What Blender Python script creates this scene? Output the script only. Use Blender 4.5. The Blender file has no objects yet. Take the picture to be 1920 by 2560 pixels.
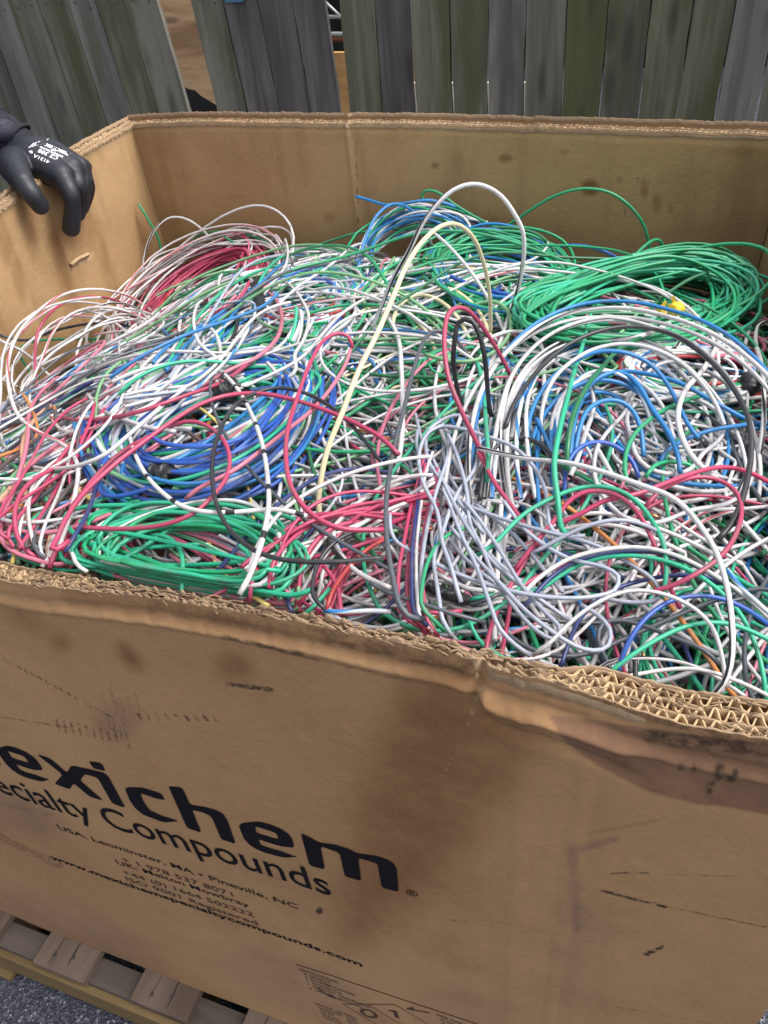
import bpy, math, random
import numpy as np
from mathutils import Matrix, Vector
from mathutils.bvhtree import BVHTree

random.seed(7)
RNG = np.random.default_rng(7)
SC = bpy.context.scene
COL = SC.collection

# ------------------------------------------------------------------ camera
# photograph is 1920 x 2560; camera solved from the box edges (focal length in pixels, nadir point, wall direction)
F, NX, NY, BETA = 1994.0, 1222.0, 3538.0, math.radians(-23.98)
HS = 0.39                                    # camera height above the box rim
RIM = 1.14
CAMZ = RIM + HS
_n = np.array([NX - 960, -(NY - 1280), -F]); _n /= np.linalg.norm(_n)
_Z = -_n; _Y = np.array([0, 0, -1.0]) - _Z * np.dot([0, 0, -1.0], _Z); _Y /= np.linalg.norm(_Y); _X = np.cross(_Y, _Z)
E1 = math.cos(BETA) * _X + math.sin(BETA) * _Y   # world +X (along the front wall) in camera coordinates
E2 = -math.sin(BETA) * _X + math.cos(BETA) * _Y  # world +Y (into the box)
M = np.array([E1, E2, _Z])                       # world = M @ cam
cam_d = bpy.data.cameras.new('camera')
cam = bpy.data.objects.new('camera', cam_d); COL.objects.link(cam)
cam_d.sensor_fit = 'VERTICAL'; cam_d.sensor_height = 36.0; cam_d.lens = F / 2560 * 36
cam_d.clip_start = 0.02; cam_d.clip_end = 500
mw = Matrix([[M[i][j] for j in range(3)] for i in range(3)]).to_4x4()
mw.translation = Vector((0, 0, CAMZ)); cam.matrix_world = mw
SC.camera = cam

# ------------------------------------------------------------------ light
SUN_EL, SUN_AZ = math.radians(58), math.radians(75)   # azimuth measured from +Y towards +X
w = bpy.data.worlds.new('World'); SC.world = w; w.use_nodes = True
nt = w.node_tree; nt.nodes.clear()
sky = nt.nodes.new('ShaderNodeTexSky'); sky.sky_type = 'NISHITA'; sky.sun_disc = False
sky.sun_elevation = SUN_EL; sky.sun_rotation = SUN_AZ; sky.air_density = 1.0; sky.dust_density = 5.0; sky.ozone_density = 1.0
bg = nt.nodes.new('ShaderNodeBackground'); bg.inputs['Strength'].default_value = 0.15
wo = nt.nodes.new('ShaderNodeOutputWorld')
hsv = nt.nodes.new('ShaderNodeHueSaturation'); hsv.inputs['Saturation'].default_value = .28   # thin overcast
nt.links.new(sky.outputs[0], hsv.inputs['Color']); nt.links.new(hsv.outputs[0], bg.inputs[0]); nt.links.new(bg.outputs[0], wo.inputs[0])
sd = bpy.data.lights.new('sun', 'SUN'); sd.energy = 1.15; sd.angle = math.radians(24); sd.color = (1.0, 0.96, 0.9)
sun = bpy.data.objects.new('sun', sd); COL.objects.link(sun)
sun_dir = Vector((math.sin(SUN_AZ) * math.cos(SUN_EL), math.cos(SUN_AZ) * math.cos(SUN_EL), math.sin(SUN_EL)))
sun.rotation_euler = sun_dir.to_track_quat('Z', 'Y').to_euler(); sun.location = (3, 3, 6)
SC.view_settings.view_transform = 'Standard'; SC.view_settings.look = 'None'
SC.view_settings.exposure = 0.88; SC.view_settings.gamma = 1.0

# ------------------------------------------------------------------ helpers
K = 1920 / 1659.0
CROPS = {'D': (0, 0, K), 'T': (0, 0, 1 / 1.728), 'U': (960, 0, 1 / 1.728), 'A': (0, 700, 1 / 1.728), 'B': (960, 700, 1 / 1.728),
         'C': (0, 1200, 1 / 1.728), 'E': (960, 1200, 1 / 1.728), 'L': (0, 1830, 1 / 2.9625), 'N': (500, 1960, 1 / 2.9625),
         'Q': (100, 2030, 1 / 2.07375), 'R': (700, 2420, 1 / 2.9625), 'P': (0, 2200, 1 / 2.212), 'H': (0, 200, 1 / 4.1475), 'S': (0, 0, 1.0)}

def px(c, pts):
    ox, oy, k = CROPS[c]; a = np.asarray(pts, float).reshape(-1, 2)
    return np.stack([ox + a[:, 0] * k, oy + a[:, 1] * k], 1)

def rays(uv):
    uv = np.asarray(uv, float).reshape(-1, 2)
    c = np.stack([(uv[:, 0] - 960) / F, -(uv[:, 1] - 1280) / F, -np.ones(len(uv))], 1)
    return c @ M.T

def on_plane(uv, axis, val):
    r = rays(uv); o = np.array([0, 0, CAMZ]); t = (val - o[axis]) / r[:, axis]
    return o + r * t[:, None]

def project(P):
    P = np.asarray(P, float) - np.array([0, 0, CAMZ]); c = P @ M
    return np.stack([960 + F * c[:, 0] / -c[:, 2], 1280 - F * c[:, 1] / -c[:, 2]], 1)

def tag(o, label=None, cat=None, group=None, kind=None):
    if label: o['label'] = label
    if cat: o['category'] = cat
    if group: o['group'] = group
    if kind: o['kind'] = kind
    return o

def empty(name, loc=(0, 0, 0)):
    o = bpy.data.objects.new(name, None); o.empty_display_size = 0.05; COL.objects.link(o); o.location = loc; return o

def link(name, me, mats, parent=None, smooth=False):
    o = bpy.data.objects.new(name, me); COL.objects.link(o)
    for m in (mats if isinstance(mats, (list, tuple)) else [mats]): me.materials.append(m)
    if parent is not None:
        o.parent = parent; o.matrix_parent_inverse = Matrix.Translation(-Vector(parent.location)) if parent.parent is None else Matrix.Identity(4)
    if smooth: me.polygons.foreach_set('use_smooth', np.ones(len(me.polygons), bool))
    return o

def mesh_np(name, V, Q, uv=None, midx=None):
    """quad mesh from arrays"""
    V = np.asarray(V, np.float32); Q = np.asarray(Q, np.int32)
    me = bpy.data.meshes.new(name); k = Q.shape[1]
    me.vertices.add(len(V)); me.vertices.foreach_set('co', V.ravel())
    me.loops.add(Q.size); me.loops.foreach_set('vertex_index', Q.ravel())
    me.polygons.add(len(Q)); me.polygons.foreach_set('loop_start', np.arange(0, Q.size, k, dtype=np.int32))
    if midx is not None: me.polygons.foreach_set('material_index', np.asarray(midx, np.int32))
    if uv is not None:
        l = me.uv_layers.new(name='uv'); l.data.foreach_set('uv', np.asarray(uv, np.float32).ravel())
    me.update(calc_edges=True); return me

class MB:
    def __init__(s): s.v = []; s.f = []
    def add(s, V, Fc):
        b = len(s.v); s.v += [tuple(map(float, p)) for p in V]; s.f += [tuple(i + b for i in f) for f in Fc]; return s
    def box(s, lo, hi, fn=None):
        x0, y0, z0 = lo; x1, y1, z1 = hi
        V = [(x0, y0, z0), (x1, y0, z0), (x1, y1, z0), (x0, y1, z0), (x0, y0, z1), (x1, y0, z1), (x1, y1, z1), (x0, y1, z1)]
        if fn: V = [fn(*p) for p in V]
        return s.add(V, [(0, 3, 2, 1), (4, 5, 6, 7), (0, 1, 5, 4), (1, 2, 6, 5), (2, 3, 7, 6), (3, 0, 4, 7)])
    def mesh(s, name):
        me = bpy.data.meshes.new(name); me.from_pydata(s.v, [], s.f); me.update(); return me
    def build(s, name, mat, parent=None, smooth=False): return link(name, s.mesh(name), mat, parent, smooth)

def bevel(o, wdt=0.003, seg=2):
    m = o.modifiers.new('bevel', 'BEVEL'); m.width = wdt; m.segments = seg; m.limit_method = 'ANGLE'; return o

def catmull(P, n_per=None, step=None):
    P = np.asarray(P, float); n = len(P)
    if n < 3:
        seg = np.linalg.norm(P[1] - P[0]); k = max(2, int(seg / (step or 1))); return P[0] + (P[1] - P[0]) * np.linspace(0, 1, k + 1)[:, None]
    E = np.vstack([2 * P[0] - P[1], P, 2 * P[-1] - P[-2]]); out = []
    for i in range(1, n):
        p0, p1, p2, p3 = E[i - 1], E[i], E[i + 1], E[i + 2]
        d = [max(np.linalg.norm(b - a), 1e-9) ** 0.5 for a, b in ((p0, p1), (p1, p2), (p2, p3))]
        t0 = 0; t1 = d[0]; t2 = t1 + d[1]; t3 = t2 + d[2]
        k = n_per or max(2, int(np.ceil(np.linalg.norm(p2 - p1) / step)))
        t = np.linspace(t1, t2, k, endpoint=False)[:, None]
        A1 = (t1 - t) / (t1 - t0) * p0 + (t - t0) / (t1 - t0) * p1; A2 = (t2 - t) / (t2 - t1) * p1 + (t - t1) / (t2 - t1) * p2
        A3 = (t3 - t) / (t3 - t2) * p2 + (t - t2) / (t3 - t2) * p3
        B1 = (t2 - t) / (t2 - t0) * A1 + (t - t0) / (t2 - t0) * A2; B2 = (t3 - t) / (t3 - t1) * A2 + (t - t1) / (t3 - t1) * A3
        out.append((t2 - t) / (t2 - t1) * B1 + (t - t1) / (t2 - t1) * B2)
    out.append(P[-1:]); return np.vstack(out)

def smooth1(a, w):
    if w < 2: return a
    k = np.hanning(w * 2 + 1)[1:-1] if w > 1 else np.ones(1); k /= k.sum(); p = len(k) // 2
    return np.convolve(np.pad(a, p, mode='edge'), k, 'valid')

def tube_arrays(P, r, sides=6, closed=False, twist=0.0):
    P = np.asarray(P, float); n = len(P)
    T = np.gradient(P, axis=0); T /= np.maximum(np.linalg.norm(T, axis=1), 1e-9)[:, None]
    if closed:
        T = np.roll(P, -1, 0) - np.roll(P, 1, 0); T /= np.maximum(np.linalg.norm(T, axis=1), 1e-9)[:, None]
    N = np.zeros_like(P); a = np.array([0, 0, 1.0]) if abs(T[0][2]) < .9 else np.array([1.0, 0, 0])
    v = a - T[0] * (a @ T[0]); v /= np.linalg.norm(v); N[0] = v
    for i in range(1, n):
        v = N[i - 1] - T[i] * (N[i - 1] @ T[i]); l = math.sqrt(v @ v); N[i] = v / l if l > 1e-9 else N[i - 1]
    B = np.cross(T, N)
    L = np.concatenate([[0], np.cumsum(np.linalg.norm(np.diff(P, axis=0), axis=1))])
    ang = np.linspace(0, 2 * math.pi, sides, endpoint=False)
    rr = np.broadcast_to(np.asarray(r, float), (n,))
    V = (P[:, None, :] + rr[:, None, None] * (np.cos(ang)[None, :, None] * N[:, None, :] + np.sin(ang)[None, :, None] * B[:, None, :])).reshape(-1, 3)
    m = n if closed else n - 1
    i = np.arange(m)[:, None]; j = np.arange(sides)[None, :]; i2 = (i + 1) % n; j2 = (j + 1) % sides
    Q = np.stack([i * sides + j, i * sides + j2, i2 * sides + j2, i2 * sides + j], -1).reshape(-1, 4)
    L2 = L[1:] if not closed else np.append(L[1:], L[-1] + 0.005)
    la = np.broadcast_to(L[:m][:, None], (m, sides)); lb = np.broadcast_to(L2[:m][:, None], (m, sides))
    ja = np.broadcast_to(j / sides, (m, sides)); jb = np.broadcast_to((j + 1) / sides, (m, sides))
    uv = np.stack([np.stack([la, ja], -1), np.stack([la, jb], -1), np.stack([lb, jb], -1), np.stack([lb, ja], -1)], 2).reshape(-1, 2)
    if not closed:   # caps: cone-less quads fan via degenerate-free pairs
        for base in (0, (n - 1) * sides):
            idx = np.arange(sides) + base
            if base == 0: idx = idx[::-1]
            for k in range(1, sides - 2, 2):
                Q = np.vstack([Q, [[idx[0], idx[k], idx[k + 1], idx[k + 2]]]]); uv = np.vstack([uv, np.full((4, 2), 0.001)])
    return V, Q, uv

def tube_obj(name, P, r, mat, parent=None, sides=8, closed=False):
    V, Q, uv = tube_arrays(P, r, sides, closed)
    c = V.mean(0)
    if parent is None:
        me = mesh_np(name, V - c, Q, uv); o = link(name, me, mat, None, True); o.location = c
    else:
        me = mesh_np(name, V, Q, uv); o = link(name, me, mat, parent, True)
    return o

# ------------------------------------------------------------------ materials
def newmat(name):
    m = bpy.data.materials.new(name); m.use_nodes = True; t = m.node_tree; t.nodes.clear()
    out = t.nodes.new('ShaderNodeOutputMaterial'); b = t.nodes.new('ShaderNodeBsdfPrincipled'); t.links.new(b.outputs[0], out.inputs[0])
    return m, t, b

def N(t, typ, **kw):
    n = t.nodes.new(typ)
    for k, v in kw.items():
        if k in n.inputs: n.inputs[k].default_value = v
        else: setattr(n, k, v)
    return n

def mixc(t, fac, a, b, mode='MIX'):
    n = t.nodes.new('ShaderNodeMix'); n.data_type = 'RGBA'; n.blend_type = mode
    for sock, val in ((n.inputs[0], fac), (n.inputs[6], a), (n.inputs[7], b)):
        if hasattr(val, 'links') or isinstance(val, bpy.types.NodeSocket): t.links.new(val, sock)
        elif isinstance(val, (int, float)): sock.default_value = val
        else: sock.default_value = (*val[:3], 1)
    return n.outputs[2]

def mth(t, op, a, b=0.0, c=0.0):
    n = t.nodes.new('ShaderNodeMath'); n.operation = op
    for i, v in enumerate((a, b, c)):
        if isinstance(v, bpy.types.NodeSocket): t.links.new(v, n.inputs[i])
        else: n.inputs[i].default_value = v
    return n.outputs[0]

def ramp(t, fac, lo, hi):
    n = t.nodes.new('ShaderNodeMapRange'); n.inputs[1].default_value = lo; n.inputs[2].default_value = hi; n.interpolation_type = 'SMOOTHSTEP'
    t.links.new(fac, n.inputs[0]); return n.outputs[0]

def noise(t, scale, detail=3, rough=.55, coord='Object', stretch=(1, 1, 1), dist=0.0):
    tc = t.nodes.new('ShaderNodeTexCoord'); mp = t.nodes.new('ShaderNodeMapping'); mp.inputs['Scale'].default_value = stretch
    t.links.new(tc.outputs[coord], mp.inputs[0])
    n = t.nodes.new('ShaderNodeTexNoise'); n.inputs['Scale'].default_value = scale; n.inputs['Detail'].default_value = detail
    n.inputs['Roughness'].default_value = rough; n.inputs['Distortion'].default_value = dist
    t.links.new(mp.outputs[0], n.inputs['Vector']); return n.outputs['Fac']

def bump(t, b, h, strength=.3, dist=.002):
    n = t.nodes.new('ShaderNodeBump'); n.inputs['Strength'].default_value = strength; n.inputs['Distance'].default_value = dist
    t.links.new(h, n.inputs['Height']); t.links.new(n.outputs[0], b.inputs['Normal'])

def wire_mat(name, col, stripe=None, band=None, tracer=None, printed=None, rough=.42):
    m, t, b = newmat(name)
    uvn = t.nodes.new('ShaderNodeUVMap'); uvn.uv_map = 'uv'; sp = t.nodes.new('ShaderNodeSeparateXYZ'); t.links.new(uvn.outputs[0], sp.inputs[0])
    x, y = sp.outputs[0], sp.outputs[1]
    n1 = noise(t, 60, 3); n2 = noise(t, 9, 2); oi = t.nodes.new('ShaderNodeObjectInfo')
    c = mixc(t, mth(t, 'MULTIPLY', oi.outputs['Random'], .8), col, [v * .72 + .02 for v in col])
    c = mixc(t, ramp(t, n2, .35, .7), c, mixc(t, .18, c, (.05, .05, .05)))
    c = mixc(t, mth(t, 'MULTIPLY', ramp(t, n1, .52, .78), .42), c, (.13, .12, .11))
    if stripe:     # long stripe that winds slowly round the insulation
        s = mth(t, 'FRACT', mth(t, 'ADD', y, mth(t, 'MULTIPLY', x, stripe[1])))
        c = mixc(t, mth(t, 'LESS_THAN', s, stripe[2]), c, stripe[0])
    if band:
        s = mth(t, 'FRACT', mth(t, 'MULTIPLY', x, 1 / band[1]))
        c = mixc(t, mth(t, 'LESS_THAN', s, band[2]), c, band[0])
    if printed:    # fine repeated print along one side of the insulation
        cm = t.nodes.new('ShaderNodeCombineXYZ'); t.links.new(mth(t, 'MULTIPLY', x, 900), cm.inputs[0]); t.links.new(mth(t, 'MULTIPLY', y, 40), cm.inputs[1])
        nn = t.nodes.new('ShaderNodeTexNoise'); nn.inputs['Scale'].default_value = 1.0; nn.inputs['Detail'].default_value = 1; t.links.new(cm.outputs[0], nn.inputs['Vector'])
        s = mth(t, 'MULTIPLY', mth(t, 'GREATER_THAN', nn.outputs['Fac'], .5), mth(t, 'LESS_THAN', mth(t, 'ABSOLUTE', mth(t, 'SUBTRACT', y, .3)), .055))
        s = mth(t, 'MULTIPLY', s, mth(t, 'LESS_THAN', mth(t, 'FRACT', mth(t, 'MULTIPLY', x, 6.0)), .72))
        c = mixc(t, mth(t, 'MULTIPLY', s, .8), c, printed)
    t.links.new(c, b.inputs['Base Color'])
    b.inputs['Roughness'].default_value = rough; b.inputs['Coat Weight'].default_value = .14; b.inputs['Coat Roughness'].default_value = .18
    t.links.new(mth(t, 'ADD', mth(t, 'MULTIPLY', n1, .25), rough - .1), b.inputs['Roughness'])
    bump(t, b, noise(t, 160, 2), .12, .0006)
    return m

BK = (.012, .013, .018)
WC = {
 'green': ((.008, .33, .135), dict(printed=BK)), 'teal': ((.02, .42, .24), dict(printed=(.01, .12, .07))), 'darkgreen': ((.006, .15, .055), {}),
 'palegreen': ((.20, .43, .21), {}), 'white': ((.66, .645, .65), dict(printed=(.08, .08, .1))), 'whiteblack': ((.66, .645, .65), dict(stripe=(BK, 3.2, .17))),
 'whitered': ((.66, .62, .62), dict(stripe=((.55, .06, .10), 3.6, .15))), 'whitegreen': ((.62, .70, .64), dict(stripe=((.03, .3, .13), 3.0, .2))),
 'banded': ((.72, .70, .69), dict(band=(BK, .052, .13))), 'dotted': ((.78, .76, .75), dict(band=(BK, .009, .3), printed=BK)),
 'whiteblue': ((.70, .74, .80), dict(stripe=((.03, .2, .5), 14, .3))),
 'red': ((.47, .040, .115), dict(printed=(.12, .01, .02))), 'pink': ((.60, .17, .25), {}), 'brick': ((.42, .03, .03), {}),
 'blue': ((.010, .085, .43), dict(printed=(.3, .35, .5))), 'sky': ((.01, .20, .52), {}), 'navy': ((.014, .028, .15), dict(printed=(.3, .3, .4))),
 'grey': ((.38, .41, .50), dict(printed=(.06, .06, .08))), 'pgrey': ((.55, .54, .57), {}), 'dgrey': ((.075, .085, .105), {}), 'black': (BK, dict(printed=(.25, .25, .25))),
 'yellow': ((.74, .58, .17), {}), 'cream': ((.76, .68, .42), {}), 'orange': ((.70, .27, .08), {}), 'peach': ((.72, .40, .26), {}), 'brown': ((.105, .065, .07), {}),
}
WM = {k: wire_mat('wire_' + k, v[0], **v[1]) for k, v in WC.items()}
WK = list(WM); WIDX = {k: i for i, k in enumerate(WK)}
CNAME = dict(green='green', teal='bright teal green', darkgreen='dark green', palegreen='pale green', white='white', whiteblack='white wire with a black stripe', whitered='white with red tracer',
             whitegreen='white with green tracer', banded='white with black bands', dotted='white with black ticks', whiteblue='white and blue twisted', red='red', pink='pink', brick='brick red', blue='blue',
             sky='bright blue', navy='navy blue', grey='blue-grey', pgrey='light grey', dgrey='charcoal grey', black='black', yellow='yellow', cream='cream', orange='orange', peach='peach', brown='brown')
CNAME['whiteblack'] = 'black-striped white'

m_copper, t_, b_ = newmat('bare_copper'); b_.inputs['Base Color'].default_value = (.75, .32, .16, 1); b_.inputs['Metallic'].default_value = 1; b_.inputs['Roughness'].default_value = .35
m_tape, t_, b_ = newmat('black_tape'); b_.inputs['Base Color'].default_value = (.018, .019, .022, 1); b_.inputs['Roughness'].default_value = .42
bump(t_, b_, noise(t_, 120, 3), .9, .003)
m_ytape, t_, b_ = newmat('yellow_tape'); b_.inputs['Base Color'].default_value = (.75, .52, .03, 1); b_.inputs['Roughness'].default_value = .4
bump(t_, b_, noise(t_, 120, 3), .9, .003)

def card_mat(name, base, dark, fibre=(1, 1, 1), mk=True, streak=0.0):
    m, t, b = newmat(name)
    c = mixc(t, ramp(t, noise(t, 2.6, 4), .36, .66), base, dark)
    c = mixc(t, mth(t, 'MULTIPLY', ramp(t, noise(t, 6.5, 5, .65), .48, .72), .38), c, [v * .66 for v in dark])
    c = mixc(t, mth(t, 'MULTIPLY', ramp(t, noise(t, 420, 2, coord='Object', stretch=(.25, .25, 1)), .42, .7), .22), c, [min(1, v * 1.45) for v in base])
    c = mixc(t, mth(t, 'MULTIPLY', ramp(t, noise(t, 90, 4, .7), .62, .76), .35), c, [v * .4 for v in dark])
    if streak: c = mixc(t, mth(t, 'MULTIPLY', ramp(t, noise(t, 14, 4, .6, stretch=(1, 1, .12)), .5, .74), streak), c, (.12, .062, .022))
    if mk:
        at = t.nodes.new('ShaderNodeVertexColor'); at.layer_name = 'mark'
        s = t.nodes.new('ShaderNodeSeparateColor'); t.links.new(at.outputs['Color'], s.inputs[0])
        nz = noise(t, 26, 5, .7); nz2 = noise(t, 130, 4, .7)
        wob = mth(t, 'ADD', s.outputs[0], mth(t, 'MULTIPLY', mth(t, 'SUBTRACT', mth(t, 'ADD', mth(t, 'MULTIPLY', nz, .5), mth(t, 'MULTIPLY', noise(t, 8, 4, .6), .5)), .5), mth(t, 'MULTIPLY', s.outputs[0], 1.7)))
        c = mixc(t, mth(t, 'MULTIPLY', ramp(t, wob, .05, 1.0), .9), c, (.155, .064, .020))
        wob = mth(t, 'ADD', at.outputs['Alpha'], mth(t, 'MULTIPLY', mth(t, 'SUBTRACT', nz, .5), .4))
        c = mixc(t, mth(t, 'MULTIPLY', ramp(t, wob, .15, .9), .7), c, (.175, .10, .085))
        wob = mth(t, 'MULTIPLY', s.outputs[1], mth(t, 'ADD', mth(t, 'MULTIPLY', ramp(t, nz2, .3, .62), .9), .25))
        c = mixc(t, ramp(t, wob, .08, .9), c, (.028, .017, .013))
        wob = mth(t, 'MULTIPLY', s.outputs[2], mth(t, 'ADD', mth(t, 'MULTIPLY', ramp(t, nz2, .32, .6), 1.0), .15))
        c = mixc(t, mth(t, 'MULTIPLY', ramp(t, wob, .08, .9), .75), c, (.48, .36, .235))
    t.links.new(c, b.inputs['Base Color']); b.inputs['Roughness'].default_value = .82; b.inputs['Specular IOR Level'].default_value = .3
    tc = t.nodes.new('ShaderNodeTexCoord'); sx = t.nodes.new('ShaderNodeSeparateXYZ'); t.links.new(tc.outputs['Object'], sx.inputs[0])
    fl = mth(t, 'SINE', mth(t, 'MULTIPLY', mth(t, 'ADD', sx.outputs[0], sx.outputs[1]), 780))      # flutes telegraphing through the liner
    h = mth(t, 'ADD', mth(t, 'MULTIPLY', noise(t, 7, 5, .62), 1.0), mth(t, 'MULTIPLY', noise(t, 240, 3, .6), .05)); h = mth(t, 'ADD', h, mth(t, 'MULTIPLY', fl, .006))
    bump(t, b, h, .45, .008)
    return m
m_card_out = card_mat('cardboard_outside', (.405, .240, .122), (.335, .190, .092))
m_card_in = card_mat('cardboard_inside', (.40, .258, .128), (.34, .210, .098), streak=.35)
m_flute = card_mat('cardboard_flute', (.50, .355, .205), (.36, .24, .13), mk=False)
m_liner = card_mat('cardboard_torn_liner', (.30, .205, .125), (.19, .125, .08), mk=False)
m_ink, t_, b_ = newmat('black_ink'); b_.inputs['Roughness'].default_value = .85; b_.inputs['Specular IOR Level'].default_value = .12
t_.links.new(mixc(t_, mth(t_, 'MULTIPLY', ramp(t_, noise(t_, 300, 4, .7), .55, .78), .5), (.007, .006, .010), (.10, .065, .045)), b_.inputs['Base Color'])
m_brownink, t_, b_ = newmat('brown_ink'); b_.inputs['Roughness'].default_value = .8
t_.links.new(mixc(t_, mth(t_, 'MULTIPLY', ramp(t_, noise(t_, 300, 4, .7), .5, .78), .5), (.055, .022, .018), (.16, .09, .06)), b_.inputs['Base Color'])

def wood_mat(name, a, bcol, moss=None, mossw=.0, grain=(1, 1, .05), scale=28, dirt=.4, axis=2):
    m, t, b = newmat(name)
    oi = t.nodes.new('ShaderNodeObjectInfo')
    tc = t.nodes.new('ShaderNodeTexCoord'); va = t.nodes.new('ShaderNodeVectorMath'); va.operation = 'ADD'
    cm = t.nodes.new('ShaderNodeCombineXYZ'); t.links.new(mth(t, 'MULTIPLY', oi.outputs['Random'], 37), cm.inputs[axis])
    t.links.new(tc.outputs['Object'], va.inputs[0]); t.links.new(cm.outputs[0], va.inputs[1])
    def nz(sc, st, d=4, r=.6, dist=0):
        mp = t.nodes.new('ShaderNodeMapping'); mp.inputs['Scale'].default_value = st; t.links.new(va.outputs[0], mp.inputs[0])
        n = t.nodes.new('ShaderNodeTexNoise'); n.inputs['Scale'].default_value = sc; n.inputs['Detail'].default_value = d; n.inputs['Roughness'].default_value = r
        n.inputs['Distortion'].default_value = dist; t.links.new(mp.outputs[0], n.inputs['Vector']); return n.outputs['Fac']
    g = nz(scale, grain, 5, .6, .4); big = nz(5, tuple(max(v, .25) for v in grain), 3); fine = nz(scale * 5, grain, 3, .7)
    c = mixc(t, ramp(t, g, .34, .68), a, bcol)
    c = mixc(t, mth(t, 'MULTIPLY', ramp(t, fine, .5, .75), dirt), c, [v * .45 for v in a])
    c = mixc(t, mth(t, 'MULTIPLY', ramp(t, big, .46, .66), .62), c, [v * .5 for v in bcol])
    if moss:
        f = mth(t, 'ADD', nz(7, tuple(max(v, .18) for v in grain), 4), mth(t, 'MULTIPLY', oi.outputs['Random'], .16))
        c = mixc(t, mth(t, 'MULTIPLY', ramp(t, f, .62 - mossw, .80 - mossw), .75), c, moss)
        # round knots
    mp = t.nodes.new('ShaderNodeMapping'); mp.inputs['Scale'].default_value = tuple(9 if v > .5 else 2.6 for v in grain); t.links.new(va.outputs[0], mp.inputs[0])
    vo = t.nodes.new('ShaderNodeTexVoronoi'); vo.inputs['Scale'].default_value = 1.0; t.links.new(mp.outputs[0], vo.inputs['Vector'])
    kn = mth(t, 'SUBTRACT', 1.0, ramp(t, vo.outputs['Distance'], .06, .24))
    c = mixc(t, mth(t, 'MULTIPLY', kn, .7), c, [v * .25 for v in a])
    t.links.new(c, b.inputs['Base Color']); b.inputs['Roughness'].default_value = .85; b.inputs['Specular IOR Level'].default_value = .25
    bump(t, b, mth(t, 'ADD', g, mth(t, 'MULTIPLY', fine, .5)), .6, .004)
    return m
m_fence = [wood_mat('fence_grey_green', (.215, .205, .170), (.118, .114, .094), (.085, .096, .042), .07),
           wood_mat('fence_mossy', (.195, .190, .140), (.108, .108, .074), (.078, .094, .036), .10),
           wood_mat('fence_purple_grey', (.165, .152, .148), (.085, .078, .080), (.06, .068, .04), -.02),
           wood_mat('fence_pale_grey', (.235, .228, .208), (.128, .126, .118), (.08, .095, .042), .02)]
m_pal = wood_mat('pallet_weathered', (.185, .135, .105), (.13, .092, .072), grain=(1, .12, 1), scale=12, axis=1)
m_pals = wood_mat('pallet_stringer', (.135, .108, .09), (.09, .07, .058), grain=(.06, 1, 1), scale=30, axis=0)
m_paly = wood_mat('pallet_new_pine', (.215, .145, .066), (.15, .098, .045), grain=(.06, 1, 1), scale=30, axis=0, dirt=.2)
m_ply = wood_mat('plywood_tan', (.88, .60, .36), (.62, .37, .20), grain=(.22, 1, 1), scale=14, axis=0, dirt=.25)
m_ply2 = wood_mat('plywood_orange', (.74, .45, .19), (.62, .34, .13), grain=(.1, 1, 1), scale=9, axis=0, dirt=.1)
m_cream, t_, b_ = newmat('cream_paint'); b_.inputs['Base Color'].default_value = (.78, .72, .60, 1); b_.inputs['Roughness'].default_value = .6
m_steel, t_, b_ = newmat('galvanised_steel'); b_.inputs['Base Color'].default_value = (.42, .44, .43, 1); b_.inputs['Metallic'].default_value = .4; b_.inputs['Roughness'].default_value = .5
m_rust, t_, b_ = newmat('rusty_steel'); b_.inputs['Base Color'].default_value = (.20, .065, .035, 1); b_.inputs['Roughness'].default_value = .7
m_bluep, t_, b_ = newmat('blue_plastic'); b_.inputs['Base Color'].default_value = (.06, .16, .26, 1); b_.inputs['Roughness'].default_value = .5
m_dark_wood = wood_mat('dark_wood', (.022, .020, .018), (.012, .011, .010), grain=(1, 1, .05), scale=12)
m_nail, t_, b_ = newmat('nail_head'); b_.inputs['Base Color'].default_value = (.10, .09, .085, 1); b_.inputs['Metallic'].default_value = .8; b_.inputs['Roughness'].default_value = .5

m_asph, t_, b_ = newmat('asphalt')
vo = t_.nodes.new('ShaderNodeTexVoronoi'); vo.inputs['Scale'].default_value = 260; tc = t_.nodes.new('ShaderNodeTexCoord'); t_.links.new(tc.outputs['Object'], vo.inputs['Vector'])
sc_ = t_.nodes.new('ShaderNodeSeparateColor'); t_.links.new(vo.outputs['Color'], sc_.inputs[0])
c = mixc(t_, ramp(t_, noise(t_, 3, 4), .35, .7), (.040, .044, .060), (.026, .029, .040))
c = mixc(t_, mth(t_, 'MULTIPLY', ramp(t_, sc_.outputs[0], .45, 1.0), .9), c, (.115, .125, .155))
c = mixc(t_, ramp(t_, sc_.outputs[1], .90, .99), c, (.30, .31, .34))
t_.links.new(c, b_.inputs['Base Color']); b_.inputs['Roughness'].default_value = .75
bump(t_, b_, mth(t_, 'MULTIPLY', vo.outputs['Distance'], 1.0), .8, .006)

# ------------------------------------------------------------------ setting: ground
X0, X1, Y0, Y1 = -2.64 * HS, 0.405 * HS, 0.735 * HS, 3.45 * HS   # outer faces of the box
X1B = 0.315 * HS                                                 # the worn box is narrower at the back
def xr(y): return X1 + (X1B - X1) * np.clip((np.asarray(y, float) - Y0) / (Y1 - Y0), 0, 1)
g = MB().add([(-60, -60, 0), (60, -60, 0), (60, 60, 0), (-60, 60, 0)], [(0, 1, 2, 3)]).build('ground', m_asph); tag(g, kind='structure')

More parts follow.
